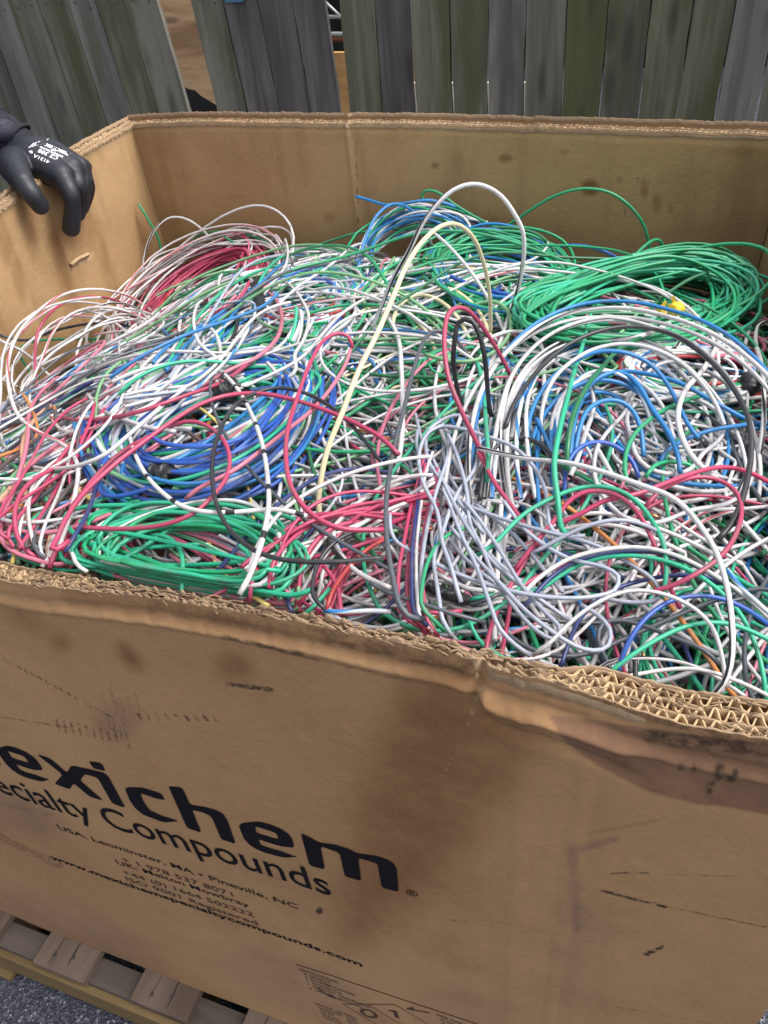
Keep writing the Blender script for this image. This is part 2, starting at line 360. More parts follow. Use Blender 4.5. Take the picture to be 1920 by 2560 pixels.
# ------------------------------------------------------------------ pallet
PZ = 0.135
pal = empty('pallet', ((X0 + X1) / 2, (Y0 + Y1) / 2, 0)); tag(pal, 'weathered grey wooden pallet on asphalt carrying the big cardboard box', 'pallet')
b1 = on_plane(px('P', [(222, 380), (495, 530), (735, 622), (1025, 760)]), 2, PZ)
def plank(lo, hi, seed, nseg=10, jag=.002):
    """board with slightly wandering worn edges, long axis Y"""
    rg = np.random.default_rng(seed); mb = MB(); ys = np.linspace(lo[1], hi[1], nseg + 1)
    V = []
    for y in ys:
        a, b_, c_ = rg.normal(0, jag, 3) * .5
        V += [(lo[0] + a, y, lo[2]), (hi[0] + b_, y, lo[2]), (hi[0] + b_, y, hi[2] + c_ * .3), (lo[0] + a, y, hi[2] + c_ * .3)]
    Fc = [(0, 1, 2, 3)[::-1], tuple(len(V) - 4 + k for k in (0, 1, 2, 3))]
    Fc = [(0, 1, 2, 3), tuple(len(V) - 4 + k for k in (3, 2, 1, 0))]
    for i in range(nseg):
        for k in range(4): Fc.append((4 * i + k, 4 * (i + 1) + k, 4 * (i + 1) + (k + 1) % 4, 4 * i + (k + 1) % 4))
    return mb.add(V, Fc)
pitch = b1[2][0] - b1[0][0]; bw = (b1[1][0] - b1[0][0] + b1[3][0] - b1[2][0]) / 2
fronty = Y0 - .048
xs = [b1[0][0] + pitch * k for k in range(-6, 8)]
xs = [x for x in xs if x > X0 - .06 and x + bw < X1 + .09]
for k, x in enumerate(xs):
    o = plank((x, fronty - (0.004 if k % 2 else 0.0), PZ - .018), (x + bw, Y1 + .03, PZ), 50 + k).build('deck_board', m_pal, pal); bevel(o, .002)
    for q, (fx, fy) in enumerate(((.3, .018), (.62, .024))):
        cx, cy = x + bw * fx, fronty + fy
        ring = [(cx + .0035 * math.cos(a), cy + .0035 * math.sin(a), PZ + .0008) for a in np.linspace(0, 2 * math.pi, 9)[:-1]]
        MB().add(ring, [tuple(range(8))]).build('nail', m_nail, o)
        rg = np.random.default_rng(k * 9 + q); yy_ = np.linspace(cy - .016, cy + .035, 9); xx_ = cx + np.cumsum(rg.normal(0, .0011, 9)); ww = .0009 * np.sin(np.linspace(.25, 3.0, 9)) * rg.uniform(.4, 1.1)
        MB().add([(a, b, PZ + .0004) for a, b in zip(xx_ - ww, yy_)] + [(a, b, PZ + .0004) for a, b in zip(xx_ + ww, yy_)], [(i, i + 9, i + 10, i + 1) for i in range(8)]).build('crack', m_dark_wood, o)
for yy in (fronty + .003, (Y0 + Y1) / 2 - .02, Y1 - .01):
    MB().box((xs[0] - .01, yy, .02), (xs[-1] + bw + .01, yy + .040, PZ - .0185)).build('stringer', m_pals, pal)
MB().box((xs[0] - .012, fronty - .0085, .018), (xs[-1] + bw + .012, fronty + .0025, PZ - .035)).build('side_rail', m_paly, pal)
for k, (a, b_) in enumerate(((xs[0], xs[0] + .1), (b1[2][0] - .02, b1[2][0] + .09), (xs[-1] - .03, xs[-1] + .1))):
    bevel(plank((a, fronty - .022, .001), (b_, Y1 + .02, .0175), 80 + k, jag=.006).build('bottom_board', m_paly, pal), .003)

# ------------------------------------------------------------------ cardboard box
boxo = empty('cardboard_box', ((X0 + X1) / 2, (Y0 + Y1) / 2, PZ)); tag(boxo, 'huge worn open corrugated cardboard bin full of scrap wire', 'cardboard box')
def smst(x, a, b): t = np.clip((x - a) / (b - a), 0, 1); return t * t * (3 - 2 * t)
def fbm1(x, sc, seed, oct=4):
    x = np.asarray(x, float) + 50.0; out = np.zeros_like(x); rg = np.random.default_rng(seed)
    for o in range(oct):
        tab = rg.uniform(-1, 1, 131072); p = (x * sc * 2 ** o) % 131071; i = np.floor(p).astype(int); f_ = p - i; f_ = f_ * f_ * (3 - 2 * f_)
        out += (tab[i] * (1 - f_) + tab[(i + 1) % 131072] * f_) / 2 ** o
    return out * .6
def seg_d(u, v, a, b):
    a = np.array(a, float); b = np.array(b, float); d = b - a; L = d @ d
    t = np.clip(((u - a[0]) * d[0] + (v - a[1]) * d[1]) / L, 0, 1)
    return np.hypot(u - a[0] - t * d[0], v - a[1] - t * d[1]), t
def ell(u, v, cx, cy, rx, ry, rot, soft=.5):
    c_, s_ = math.cos(math.radians(rot)), math.sin(math.radians(rot)); x = (u - cx) * c_ + (v - cy) * s_; y = -(u - cx) * s_ + (v - cy) * c_
    return 1 - smst(np.hypot(x / rx, y / ry), 1 - soft, 1 + soft)
def in_poly(u, v, poly):
    r = np.zeros(u.shape, bool); n = len(poly)
    for i in range(n):
        (x1, y1), (x2, y2) = poly[i], poly[(i + 1) % n]
        cnd = ((y1 > v) != (y2 > v)) & (u < (x2 - x1) * (v - y1) / (y2 - y1 + 1e-9) + x1); r ^= cnd
    return r
def poly_soft(u, v, poly, w):
    d = np.full(u.shape, 1e9)
    for i in range(len(poly)): d = np.minimum(d, seg_d(u, v, poly[i], poly[(i + 1) % len(poly)])[0])
    return smst(np.where(in_poly(u, v, poly), d, -d), -w, w)

def sD(x, y):   # position along the front wall of a point of the rim line seen at displayed pixel
    return on_plane(px('D', [(x, y)]), 1, Y0)[0][0]
S200, S640, S1035, S1180, S1400 = sD(190, 1285), sD(640, 1350), sD(1035, 1440), sD(1185, 1452), sD(1410, 1530)
# rim height of the outer face along the front wall, read from the outer edge line of the photograph
_rim = np.array([on_plane(px('D', [p]), 1, Y0)[0] for p in [(0, 1262), (80, 1275), (160, 1282), (300, 1297), (440, 1318), (640, 1352), (800, 1388), (940, 1412), (1030, 1438), (1060, 1452), (1180, 1478), (1330, 1530), (1500, 1578), (1659, 1605)]])
def front_top(s):
    z = np.interp(s, _rim[:, 0], _rim[:, 2]); return z + fbm1(s, 160, 3, 3) * .0016
def front_T(s):
    return .017 - .0095 * smst(s, S200 - .09, S200 + .10) + .004 * smst(s, S1035 - .01, S1035 + .01) + .0105 * smst(s, S1035 + .04, S1180 + .03) + .005 * smst(s, S1180, S1180 + .15)
def front_off(s, z):
    d = front_top(s) - z
    crease = .030 + .006 * np.sin(s * 5) + .004 * smst(s, S1035, S1035 + .02) * 1.0
    lean = -.0035 * smst(crease - d, 0, crease) * (1 - .4 * smst(s, S1035, S1035 + .01))
    ridge = .0017 * np.exp(-((d - crease) / .0032) ** 2) - .0024 * np.exp(-((d - crease + .009) / .005) ** 2)
    mid = smst(s, S640 - .3, S640 - .1)
    o = lean + ridge * (.35 + .65 * mid)
    flap = smst(s, S1035 - .002, S1035 + .006) * (1 - smst(s, S1400 - .02, S1400 + .012))
    dd = crease + .006
    o += flap * (.0062 * np.exp(-((d - dd * .85) / .010) ** 2) - .004 * np.exp(-((d - dd * 1.55) / .006) ** 2) - .0012 * np.exp(-((d - .010) / .005) ** 2) + .0012 * fbm1(s, 60, 9, 2))
    # dent and rip between the two rim sections
    o -= .006 * np.exp(-((s - S1035 + .002 + (d - .02) * .15) / .0028) ** 2) * .6 * (1 - smst(d, .03, .055))
    o += .003 * fbm1(s, 7, 11, 2) * smst(d, .02, .15) * 0.8 + .010 * np.sin(np.clip((s - X0) / (X1 - X0), 0, 1) * math.pi) * smst(d, .0, .5) * (z - PZ) * .0
    return o

def front_marks(U, V):
    R = np.zeros_like(U); G = np.zeros_like(U); B = np.zeros_like(U); A = np.zeros_like(U)
    # big brown stain running down from the rim
    R = np.maximum(R, poly_soft(U, V, [(850, 1440), (1195, 1520), (1185, 1610), (1100, 1740), (1010, 1850), (900, 1970), (800, 2050), (725, 2065), (700, 1990), (735, 1870), (760, 1740), (800, 1600)], 95) * .62)
    R = np.maximum(R, ell(U, V, 960, 1530, 130, 150, 20, .8) * .55)
    R = np.maximum(R, ell(U, V, 850, 1650, 70, 190, 14, .85) * .38)
    st = poly_soft(U, V, [(1180, 1540), (1700, 1610), (1720, 1775), (1560, 1742), (1500, 1738), (1400, 1712), (1290, 1655), (1215, 1600)], 7)
    R = np.maximum(R, st * .62); A = np.maximum(A, st * .55)
    for e, k in (((60, 1345, 70, 26, 28), .5), ((130, 1388, 34, 24, 30), .7), ((280, 1420, 46, 24, 50), .75), ((505, 1440, 48, 36, 20), .75), ((325, 1365, 20, 12, 0), .3)):
        R = np.maximum(R, ell(U, V, *e, .9) * k * .85)
    for (a, b, wd, k) in (((480, 1375), (650, 1415), 9, .55), ((640, 1415), (900, 1475), 5, .45), ((490, 1478), (585, 1490), 8, .85), ((30, 1300), (60, 1360), 12, .2)):
        d, t = seg_d(U, V, a, b); G = np.maximum(G, (1 - smst(d, wd * .3, wd)) * k)
    # grime band along the crushed rim
    for a, b in (((150, 1285), (640, 1372)), ((640, 1372), (1040, 1462)), ((1040, 1470), (1660, 1625))):
        d, t = seg_d(U, V, a, b); R = np.maximum(R, (1 - smst(d, 10, 40)) * .42)
    d, t = seg_d(U, V, (560, 1345), (1020, 1445)); G = np.maximum(G, (1 - smst(d, 10, 32)) * .42 * smst(t, 0, .3))
    d, t = seg_d(U, V, (330, 1310), (660, 1370)); G = np.maximum(G, (1 - smst(d, 8, 26)) * .34)
    d, t = seg_d(U, V, (1120, 1478), (1659, 1612)); G = np.maximum(G, (1 - smst(d, 5, 22)) * .45)
    d, t = seg_d(U, V, (1400, 1590), (1700, 1625)); G = np.maximum(G, (1 - smst(d, 8, 26)) * .6)
    for (x, y, rx, ry) in ((1555, 1668, 16, 22), (1583, 1676, 13, 24), (1535, 1700, 10, 26), (1500, 1660, 8, 14), (1352, 1650, 7, 7), (1470, 1655, 9, 12)):
        G = np.maximum(G, ell(U, V, x, y, rx, ry, 15, .5) * .62)
    # tick-mark scuffs, upper left
    def ticks(p0, p1, n, ln, wd, k, sl=.12):
        nonlocal G
        for i in range(n):
            t = i / max(1, n - 1); x = p0[0] + (p1[0] - p0[0]) * t; y = p0[1] + (p1[1] - p0[1]) * t
            d, _ = seg_d(U, V, (x - ln * sl, y - ln / 2), (x + ln * sl, y + ln / 2)); G = np.maximum(G, (1 - smst(d, wd * .35, wd)) * k)
    ticks((125, 1567), (250, 1590), 9, 24, 4.5, .55); ticks((245, 1500), (275, 1590), 3, 60, 3, .35); ticks((225, 1515), (300, 1530), 5, 62, 3, .42)
    ticks((300, 1548), (465, 1552), 9, 13, 4, .7, .3); ticks((10, 1425), (240, 1548), 16, 9, 3, .6, .5); ticks((235, 1560), (275, 1600), 4, 30, 3.5, .5)
    ticks((250, 1480), (310, 1500), 4, 46, 2.5, .3)
    A = np.maximum(A, ell(U, V, 255, 1555, 60, 50, 0, .6) * .5)
    d, t = seg_d(U, V, (0, 1548), (150, 1572)); G = np.maximum(G, (1 - smst(d, 1, 3.5)) * .5)
    # corner-shaped rub on the right and its long scratches
    for (a, b, wd, k) in (((1238, 1835), (1245, 2010), 15, .6), ((1238, 1838), (1330, 1812), 10, .6), ((1275, 1800), (1420, 1772), 4, .55), ((1228, 1880), (1222, 2080), 7, .4), ((1262, 1890), (1256, 2060), 6, .35)):
        d, t = seg_d(U, V, a, b); A = np.maximum(A, (1 - smst(d, 0, wd * 2.2)) * k * 1.0); G = np.maximum(G, (1 - smst(d, 0, wd * 1.4)) * k * .28)
    for (a, b, wd, k) in (((1298, 1924), (1440, 1960), 5, .8), ((1400, 1950), (1659, 2004), 3.5, .55), ((1320, 1886), (1400, 1886), 3.5, .7), ((1440, 1890), (1600, 1893), 2.5, .5), ((1050, 1985), (1410, 2062), 2, .4),
                          ((1395, 2062), (1430, 2046), 7, .95), ((1010, 2080), (1340, 2175), 2, .3), ((1330, 2175), (1700, 2240), 2.5, .4), ((960, 1985), (1010, 1993), 2.5, .5), ((1300, 1706), (1659, 1712), 1.6, .35)):
        d, t = seg_d(U, V, a, b); G = np.maximum(G, (1 - smst(d, wd * .3, wd)) * k)
    G = np.maximum(G, ell(U, V, 690, 1967, 8, 8, 0, .5) * .9)
    A = np.maximum(A, ell(U, V, 40, 1750, 120, 60, 20, .6) * .55); A = np.maximum(A, ell(U, V, 150, 2030, 260, 90, 22, .6) * .55)
    A = np.maximum(A, ell(U, V, 640, 2130, 260, 70, 22, .6) * .45); A = np.maximum(A, ell(U, V, 1000, 2180, 160, 60, 10, .6) * .4); A = np.maximum(A, ell(U, V, 1260, 2060, 90, 150, 0, .6) * .4)
    d, t = seg_d(U, V, (0, 1808), (130, 1870)); G = np.maximum(G, (1 - smst(d, 3, 16)) * .42)
    d, t = seg_d(U, V, (0, 1735), (110, 1760)); G = np.maximum(G, (1 - smst(d, 3, 12)) * .3)
    # pale crease lines and abrasions
    for (a, b, wd, k) in (((1038, 1480), (1010, 1570), 2.5, .6), ((1010, 1570), (955, 1680), 2.2, .45), ((330, 1355), (345, 1480), 2.5, .25), ((1460, 1560), (1550, 1650), 3, .35), ((1550, 1640), (1510, 1780), 3, .35),
                          ((1300, 1880), (1380, 1862), 3, .5), ((1380, 1865), (1560, 1930), 6, .35), ((1200, 1890), (1210, 1900), 20, .15), ((1090, 1910), (1130, 1912), 6, .4), ((1330, 1985), (1390, 2000), 8, .3),
                          ((1335, 2030), (1360, 2050), 9, .3), ((750, 1770), (800, 1800), 4, .15)):
        d, t = seg_d(U, V, a, b); B = np.maximum(B, (1 - smst(d, wd * .3, wd)) * k)
    return R, G, B, A

def set_marks(me, R, G, B, A):
    l = me.color_attributes.new('mark', 'FLOAT_COLOR', 'POINT')
    l.data.foreach_set('color', np.stack([R, G, B, A], 1).astype(np.float32).ravel())

def panel_grid(name, L0, L1, z0, topf, offf, place, ns, nz, mat, parent, marks=None, flip=False, zbias=2.2):
    s = np.linspace(L0, L1, ns); top = topf(s); t = 1 - (1 - np.linspace(0, 1, nz)) ** 1.0
    t = 1 - (1 - t) ** zbias if zbias != 1 else t       # rows crowd near the rim
    S = np.broadcast_to(s[:, None], (ns, nz)); Zg = z0 + (top[:, None] - z0) * t[None, :]
    O = offf(S, Zg); P = place(S.ravel(), O.ravel(), Zg.ravel())
    i = np.arange(ns - 1)[:, None]; j = np.arange(nz - 1)[None, :]
    Q = np.stack([i * nz + j, (i + 1) * nz + j, (i + 1) * nz + j + 1, i * nz + j + 1], -1).reshape(-1, 4)
    if flip: Q = Q[:, ::-1]
    me = mesh_np(name, P, Q)
    if marks: set_marks(me, *marks(P))
    else: set_marks(me, *[np.zeros(len(P))] * 4)
    return link(name, me, mat, parent, True)

def ribbon(P2, wid, ztop, zbot, place):
    """upright strip of paper following (s, offset) points; real thickness"""
    P2 = np.asarray(P2); T = np.gradient(P2, axis=0); T /= np.maximum(np.linalg.norm(T, axis=1), 1e-9)[:, None]; Nn = np.stack([-T[:, 1], T[:, 0]], 1)
    a = P2 + Nn * wid / 2; b = P2 - Nn * wid / 2; n = len(P2)
    V = np.concatenate([place(a[:, 0], a[:, 1], zbot), place(a[:, 0], a[:, 1], ztop), place(b[:, 0], b[:, 1], ztop), place(b[:, 0], b[:, 1], zbot)])
    i = np.arange(n - 1); Q = []
    for k in range(3): Q.append(np.stack([k * n + i, k * n + i + 1, (k + 1) * n + i + 1, (k + 1) * n + i], 1))
    return V, np.vstack(Q)

def edge_layers(parent, L0, L1, topf, Tf, offf, place, lam=.009, seed=0, drop=(0, 0, 0, 0), crush=None, depth=.03, name='corrugated_edge', depth3=.006, fdepth=None):
    """the three rows of corrugation with their liners seen in the cut edge"""
    Vs, Qs, n0 = [], [], 0; Vl, Ql, n1 = [], [], 0
    s = np.arange(L0, L1, .0011); base = topf(s); T = Tf(s); o0 = offf(s, base - .002)
    cr = crush(s) if crush else np.zeros_like(s)
    if fdepth: depth = fdepth
    pos = [o0 - .0008, o0 - T / 3 + .0006 * fbm1(s, 70, seed + 1) * (1 + 3 * cr), o0 - 2 * T / 3 + .0006 * fbm1(s, 70, seed + 2) * (1 + 3 * cr), o0 - T]
    for k in range(4):
        zt = base - drop[k] + fbm1(s, 240, seed + 10 + k, 3) * (.0008 + .0035 * cr) - (.002 if k in (1, 2) else 0)
        V, Q = ribbon(np.stack([s, pos[k]], 1), .0014, zt, zt - (depth if k < 3 else depth3), place); Vl.append(V); Ql.append(Q + n1); n1 += len(V)
    for k in range(3):
        amp = (pos[k] - pos[k + 1]) / 2 * .86; mid = (pos[k] + pos[k + 1]) / 2
        ph = 2 * math.pi * (s + .005 * fbm1(s, 22, seed + 30 + k) * (1 + 2 * cr)) / (lam * (1 if k != 1 else .8)) + k * 2.1
        wob = 1 + .55 * fbm1(s, 45, seed + 40 + k)
        path = np.stack([s + .0009 * np.sin(2 * ph) * 0, mid + amp * np.clip(np.sin(ph) * 1.15 * wob, -1, 1)], 1)
        zt = base - max(drop[k], drop[k + 1]) - .0015 + fbm1(s, 300, seed + 20 + k, 3) * (.0009 + .004 * cr)
        zt = zt - .007 * np.clip(cr * 1.1 - .3, 0, 1); V, Q = ribbon(path, .0010, zt, zt - (fdepth or depth), place); Vs.append(V); Qs.append(Q + n0); n0 += len(V)
    a = link(name, mesh_np(name, np.vstack(Vs), np.vstack(Qs)), m_flute, parent)
    b = link('torn_liner', mesh_np('torn_liner', np.vstack(Vl), np.vstack(Ql)), m_liner, parent)
    return a, b

# front panel -----------------------------------------------------
pl_front = lambda s, o, z: np.stack([s, Y0 - o, z], 1)
fp = panel_grid('front_panel', X0, X1, PZ + .002, front_top, front_off, pl_front, 470, 330, m_card_out, boxo,
                marks=lambda P: front_marks(*(project(P) / K).T), zbias=1.5)
tag(fp, 'front panel with black printing, a brown stain and a torn crushed rim')
inner_top = lambda s: front_top(s) - .004
pfi = panel_grid('inner_face', X0 + .012, X1 - .012, PZ + .02, inner_top, lambda s, z: front_off(s, z) - front_T(s) - .0008, pl_front, 220, 30, m_card_in, fp, flip=True)
edge_layers(fp, X0 + .004, X1 - .004, front_top, front_T, front_off, pl_front, seed=100,
            crush=lambda s: smst(s, S200 - .05, S200 + .05) * (1 - smst(s, S1035 + .02, S1180 + .01)) + .08, lam=.0098, depth=.012)
# frayed paper fibres along the crushed middle of the rim
mb_v, mb_q, n0 = [], [], 0
rg = np.random.default_rng(5)
for k in range(420):
    s = rg.uniform(X0 + .1, X1); u = rg.uniform(0, 1)
    z = float(front_top(np.array([s]))[0]); o = float(front_off(np.array([s]), np.array([z - .002]))[0]); T = float(front_T(np.array([s]))[0])
    ln = rg.uniform(.004, .016); a = rg.normal(0, .35); p = np.array([s, Y0 - o + u * T, z - .001])
    dirv = np.array([math.cos(a), math.sin(a) * .6, rg.uniform(-.15, .22)])
    pts = np.array([p, p + dirv * ln * .5 + [0, rg.normal(0, .001), .0012], p + dirv * ln + [0, 0, rg.uniform(-.002, .001)]])
    V, Q, _ = tube_arrays(catmull(pts, n_per=3), rg.uniform(.0003, .0009), 4); mb_v.append(V); mb_q.append(Q + n0); n0 += len(V)
fr = link('frayed_fibres', mesh_np('frayed_fibres', np.vstack(mb_v), np.vstack(mb_q)), m_liner, fp, True); fr['kind'] = 'stuff'
# back panel ------------------------------------------------------
back_rim = np.array([on_plane(px('S', [p]), 1, Y1 - .012)[0] for p in [(307, 292), (400, 287), (520, 284), (700, 286), (960, 286), (1200, 292), (1500, 300), (1700, 306), (1920, 312)]])
def back_top(s): return np.interp(s, back_rim[:, 0], back_rim[:, 2]) + fbm1(s, 40, 21, 3) * .0014
def back_off(s, z):
    d = back_top(s) - z
    o = -.004 * np.exp(-((s - sBk) / .004) ** 2) + .012 * fbm1(s, 1.6, 22, 2) * smst(d, .02, .4)
    return o + .0012 * np.exp(-((d - .022) / .004) ** 2)
sBk = on_plane(px('D', [(770, 400)]), 1, Y1)[0][0]
pl_back = lambda s, o, z: np.stack([s, Y1 + o, z], 1)
bpn = panel_grid('back_panel', X0, X1B, PZ + .002, back_top, back_off, pl_back, 160, 60, m_card_out, boxo, flip=True)
TB = .014
bin_top = lambda s: back_top(s) - .014
def back_marks(P):
    U, V = (project(P) / K).T; R = np.zeros(len(P)); G = R.copy(); B = R.copy(); A = R.copy()
    for (x, y, rx, ry, k) in ((1092, 342, 17, 10, .7), (940, 358, 10, 8, .6), (1220, 328, 12, 7, .55), (1275, 405, 20, 19, .85), (1392, 408, 10, 26, .6), (1420, 440, 11, 24, .65), (1448, 452, 8, 14, .5), (1338, 388, 8, 8, .5),
                              (712, 470, 14, 13, .45), (1200, 352, 8, 10, .4), (990, 350, 14, 26, .3), (510, 425, 22, 6, .3), (588, 330, 6, 22, .3), (610, 340, 6, 22, .25), (1800, 400, 30, 60, .4), (560, 505, 9, 9, .3), (1600, 330, 60, 12, .35), (1330, 318, 40, 8, .3), (1160, 520, 160, 60, .3), (1500, 500, 90, 30, .25)):
        R = np.maximum(R, ell(U, V, x, y, rx, ry, 0, .6) * k)
    for (a, b, wd, k) in (((1370, 385), (1400, 390), 2.5, .6), ((1378, 380), (1378, 396), 2.2, .5), ((1392, 384), (1390, 400), 2.2, .5), ((1405, 384), (1403, 402), 2.2, .5), ((1430, 388), (1430, 404), 2.4, .6),
                          ((1330, 452), (1350, 455), 2.5, .5), ((1352, 448), (1350, 466), 2.2, .5), ((1366, 452), (1362, 468), 2.2, .5), ((1380, 458), (1396, 462), 2.4, .4), ((768, 262), (775, 500), 2.6, .55), ((600, 318), (600, 350), 2.0, .35), ((630, 500), (645, 508), 3, .5)):
        d, _ = seg_d(U, V, a, b); G = np.maximum(G, (1 - smst(d, wd * .3, wd)) * k)
    d, _ = seg_d(U, V, (778, 262), (786, 520)); B = np.maximum(B, (1 - smst(d, 1, 4)) * .3)
    A = np.maximum(A, ell(U, V, 700, 300, 240, 18, 0, .6) * .3)
    return R, G, B, A
bi = panel_grid('inner_face', X0 + .014, X1B - .014, PZ + .02, bin_top, lambda s, z: back_off(s, z) - TB - .0008, pl_back, 320, 200, m_card_in, bpn, marks=back_marks, zbias=1.3)
edge_layers(bpn, X0 + .004, X1B - .004, back_top, lambda s: TB + 0 * s, back_off, pl_back, seed=200, drop=(0, .009, .011, .014), crush=lambda s: .12 + 0 * s, fdepth=.006)
# left panel ------------------------------------------------------
left_rim = np.array([on_plane(px('H', [p]), 0, X0 + .006)[0] for p in [(0, 1190), (100, 1120), (420, 900), (700, 720), (860, 620), (1100, 500), (1290, 400)]])
left_rim = left_rim[np.argsort(left_rim[:, 1])]
def left_top(s): return np.interp(s, left_rim[:, 1], left_rim[:, 2]) + fbm1(s, 40, 31, 3) * .0016
def left_off(s, z): d = left_top(s) - z; return .010 * fbm1(s, 1.8, 33, 2) * smst(d, .02, .4) - .004 * smst(.03 - d, 0, .03)
pl_left = lambda s, o, z: np.stack([X0 - o, s, z], 1)
lp = panel_grid('left_panel', Y0, Y1, PZ + .002, left_top, left_off, pl_left, 120, 60, m_card_out, boxo, flip=True)
def left_marks(P):
    U, V = (project(P) / K).T; R = np.zeros(len(P)); G = R.copy(); B = R.copy(); A = R.copy()
    for (x, y, rx, ry, rot, k) in ((60, 480, 20, 90, -12, .55), (130, 560, 16, 120, -14, .5), (170, 500, 60, 50, 0, .45), (40, 600, 14, 60, -10, .5), (225, 545, 10, 60, -10, .4), (30, 720, 40, 60, 0, .35), (255, 360, 30, 20, -20, .25), (320, 560, 16, 110, -12, .6), (10, 520, 20, 60, -10, .5), (215, 335, 10, 30, -20, .3)):
        R = np.maximum(R, ell(U, V, x, y, rx, ry, rot, .6) * k)
    B = np.maximum(B, ell(U, V, 178, 563, 30, 9, -28, .5) * .9); d, _ = seg_d(U, V, (150, 575), (185, 555)); G = np.maximum(G, (1 - smst(d, 1, 3)) * .4)
    B = np.maximum(B, ell(U, V, 250, 300, 60, 10, -28, .7) * .5)
    return R, G, B, A
li = panel_grid('inner_face', Y0 + .014, Y1 - .014, PZ + .02, lambda s: left_top(s) - .008, lambda s, z: left_off(s, z) - TB - .0008, pl_left, 220, 160, m_card_in, lp, marks=left_marks, zbias=1.3)
edge_layers(lp, Y0 + .004, Y1 - .004, left_top, lambda s: TB + 0 * s, left_off, pl_left, seed=300, drop=(0, .005, .007, .010), crush=lambda s: .35 + 0 * s, fdepth=.006)
# small torn paper curl on the left inner face
c0 = on_plane(px('H', [(0, 0)]), 0, X0)[0]
tc0 = on_plane(px('D', [(152, 575), (168, 562), (190, 552)]), 0, X0 + .018)
tb = MB()
for k in range(2):
    a, b = tc0[k], tc0[k + 1]
    tb.add([a + [0, 0, -.004], b + [0, 0, -.004], b + [.006, 0, .003], a + [.006, 0, .003], a + [.001, 0, .006], b + [.001, 0, .006]], [(0, 1, 2, 3), (3, 2, 5, 4)])
tb.build('torn_paper', m_flute, lp)
# right panel -----------------------------------------------------
right_top = lambda s: RIM + 0 * s + fbm1(s, 40, 41, 3) * .0016
right_off = lambda s, z: .004 * fbm1(s, 1.8, 43, 2)
pl_right = lambda s, o, z: np.stack([xr(s) + o, s, z], 1)
rp = panel_grid('right_panel', Y0, Y1, PZ + .002, right_top, right_off, pl_right, 100, 50, m_card_out, boxo)
ri = panel_grid('inner_face', Y0 + .014, Y1 - .022, PZ + .02, lambda s: right_top(s) - .006, lambda s, z: right_off(s, z) - TB - .0008, pl_right, 100, 60, m_card_in, rp, flip=True)
edge_layers(rp, Y0 + .004, Y1 - .004, right_top, lambda s: TB + 0 * s, right_off, pl_right, seed=400, crush=lambda s: .4 + 0 * s)
MB().box((X0 + .004, Y0 + .004, PZ + .001), (X1B - .004, Y1 - .004, PZ + .012)).build('bottom_panel', m_card_in, boxo)

# printing on the front panel -------------------------------------
def wall2(uv):      # pixel -> (s, z) on the front panel
    P = on_plane(uv, 1, Y0); return P[:, [0, 2]]
INK_UP = .0007
def ink_obj(name, V2, faces, mat, parent):
    V2 = np.asarray(V2); zz = V2[:, 1]; off = front_off(V2[:, 0], zz)
    P = np.stack([V2[:, 0], Y0 - off - INK_UP, zz], 1)
    me = bpy.data.meshes.new(name); me.from_pydata([tuple(p) for p in P], [], faces); me.update(); return link(name, me, mat, parent)
def fill_shape(name, loops, mat, parent, sub=True):
    """flat printed shape from 2D loops (first outer, then holes), cut small so that it follows the board"""
    cu = bpy.data.curves.new(name, 'CURVE'); cu.dimensions = '2D'; cu.fill_mode = 'BOTH'
    for lp_ in loops:
        sp = cu.splines.new('POLY'); sp.points.add(len(lp_) - 1); sp.use_cyclic_u = True
        for k, p in enumerate(lp_): sp.points[k].co = (p[0], p[1], 0, 1)
    return curve_to_ink(name, cu, mat, parent, lambda v: v)
def curve_to_ink(name, cu, mat, parent, fn):
    import bmesh
    tmp = bpy.data.objects.new('tmp', cu); COL.objects.link(tmp)
    dg = bpy.context.evaluated_depsgraph_get(); dg.update(); me = bpy.data.meshes.new_from_object(tmp.evaluated_get(dg))
    bpy.data.objects.remove(tmp); bm = bmesh.new(); bm.from_mesh(me); bmesh.ops.triangulate(bm, faces=bm.faces)
    V = np.array([v.co[:2] for v in bm.verts]); Fc = [[v.index for v in f.verts] for f in bm.faces]; bm.free()
    V = fn(V) if len(V) else V
    return ink_obj(name, V, Fc, mat, parent)
def soften(poly, it=1):
    p = np.asarray(poly, float)
    for _ in range(it):
        q = np.roll(p, -1, 0); L = np.linalg.norm(q - p, axis=1, keepdims=True); k = np.minimum(.12, .0035 / np.maximum(L, 1e-6))
        p = np.stack([p + (q - p) * k, p + (q - p) * (1 - k)], 1).reshape(-1, 2)
    return p
LE = wall2(px('N', [(285, 320), (305, 298), (420, 288), (500, 305), (600, 345), (655, 385), (680, 420), (693, 470), (680, 480), (600, 472), (520, 450), (428, 418), (445, 460), (500, 482), (600, 510), (680, 540), (720, 548), (620, 556), (480, 520), (410, 490), (360, 455), (320, 410)]))
LEh = wall2(px('N', [(403, 325), (430, 330), (550, 370), (568, 388), (575, 415), (555, 415), (430, 378), (412, 365)]))
LM = wall2(px('N', [(745, 380), (765, 380), (880, 438), (1000, 455), (1100, 485), (1160, 518), (1300, 535), (1390, 565), (1430, 590), (1455, 625), (1470, 802), (1345, 770), (1315, 600), (1290, 585), (1170, 550), (1193, 722), (1072, 688), (1032, 515), (890, 465), (923, 640), (808, 610)]))
LXI = wall2(px('L', [(278, 152), (380, 187), (502, 293), (533, 240), (680, 275), (770, 300), (808, 335), (930, 560), (835, 525), (725, 335), (632, 305), (597, 350), (770, 505), (668, 470), (552, 370), (522, 415), (412, 372), (470, 305)]))
LID = wall2(px('L', [(660, 212), (735, 225), (760, 240), (782, 288), (695, 265)]))
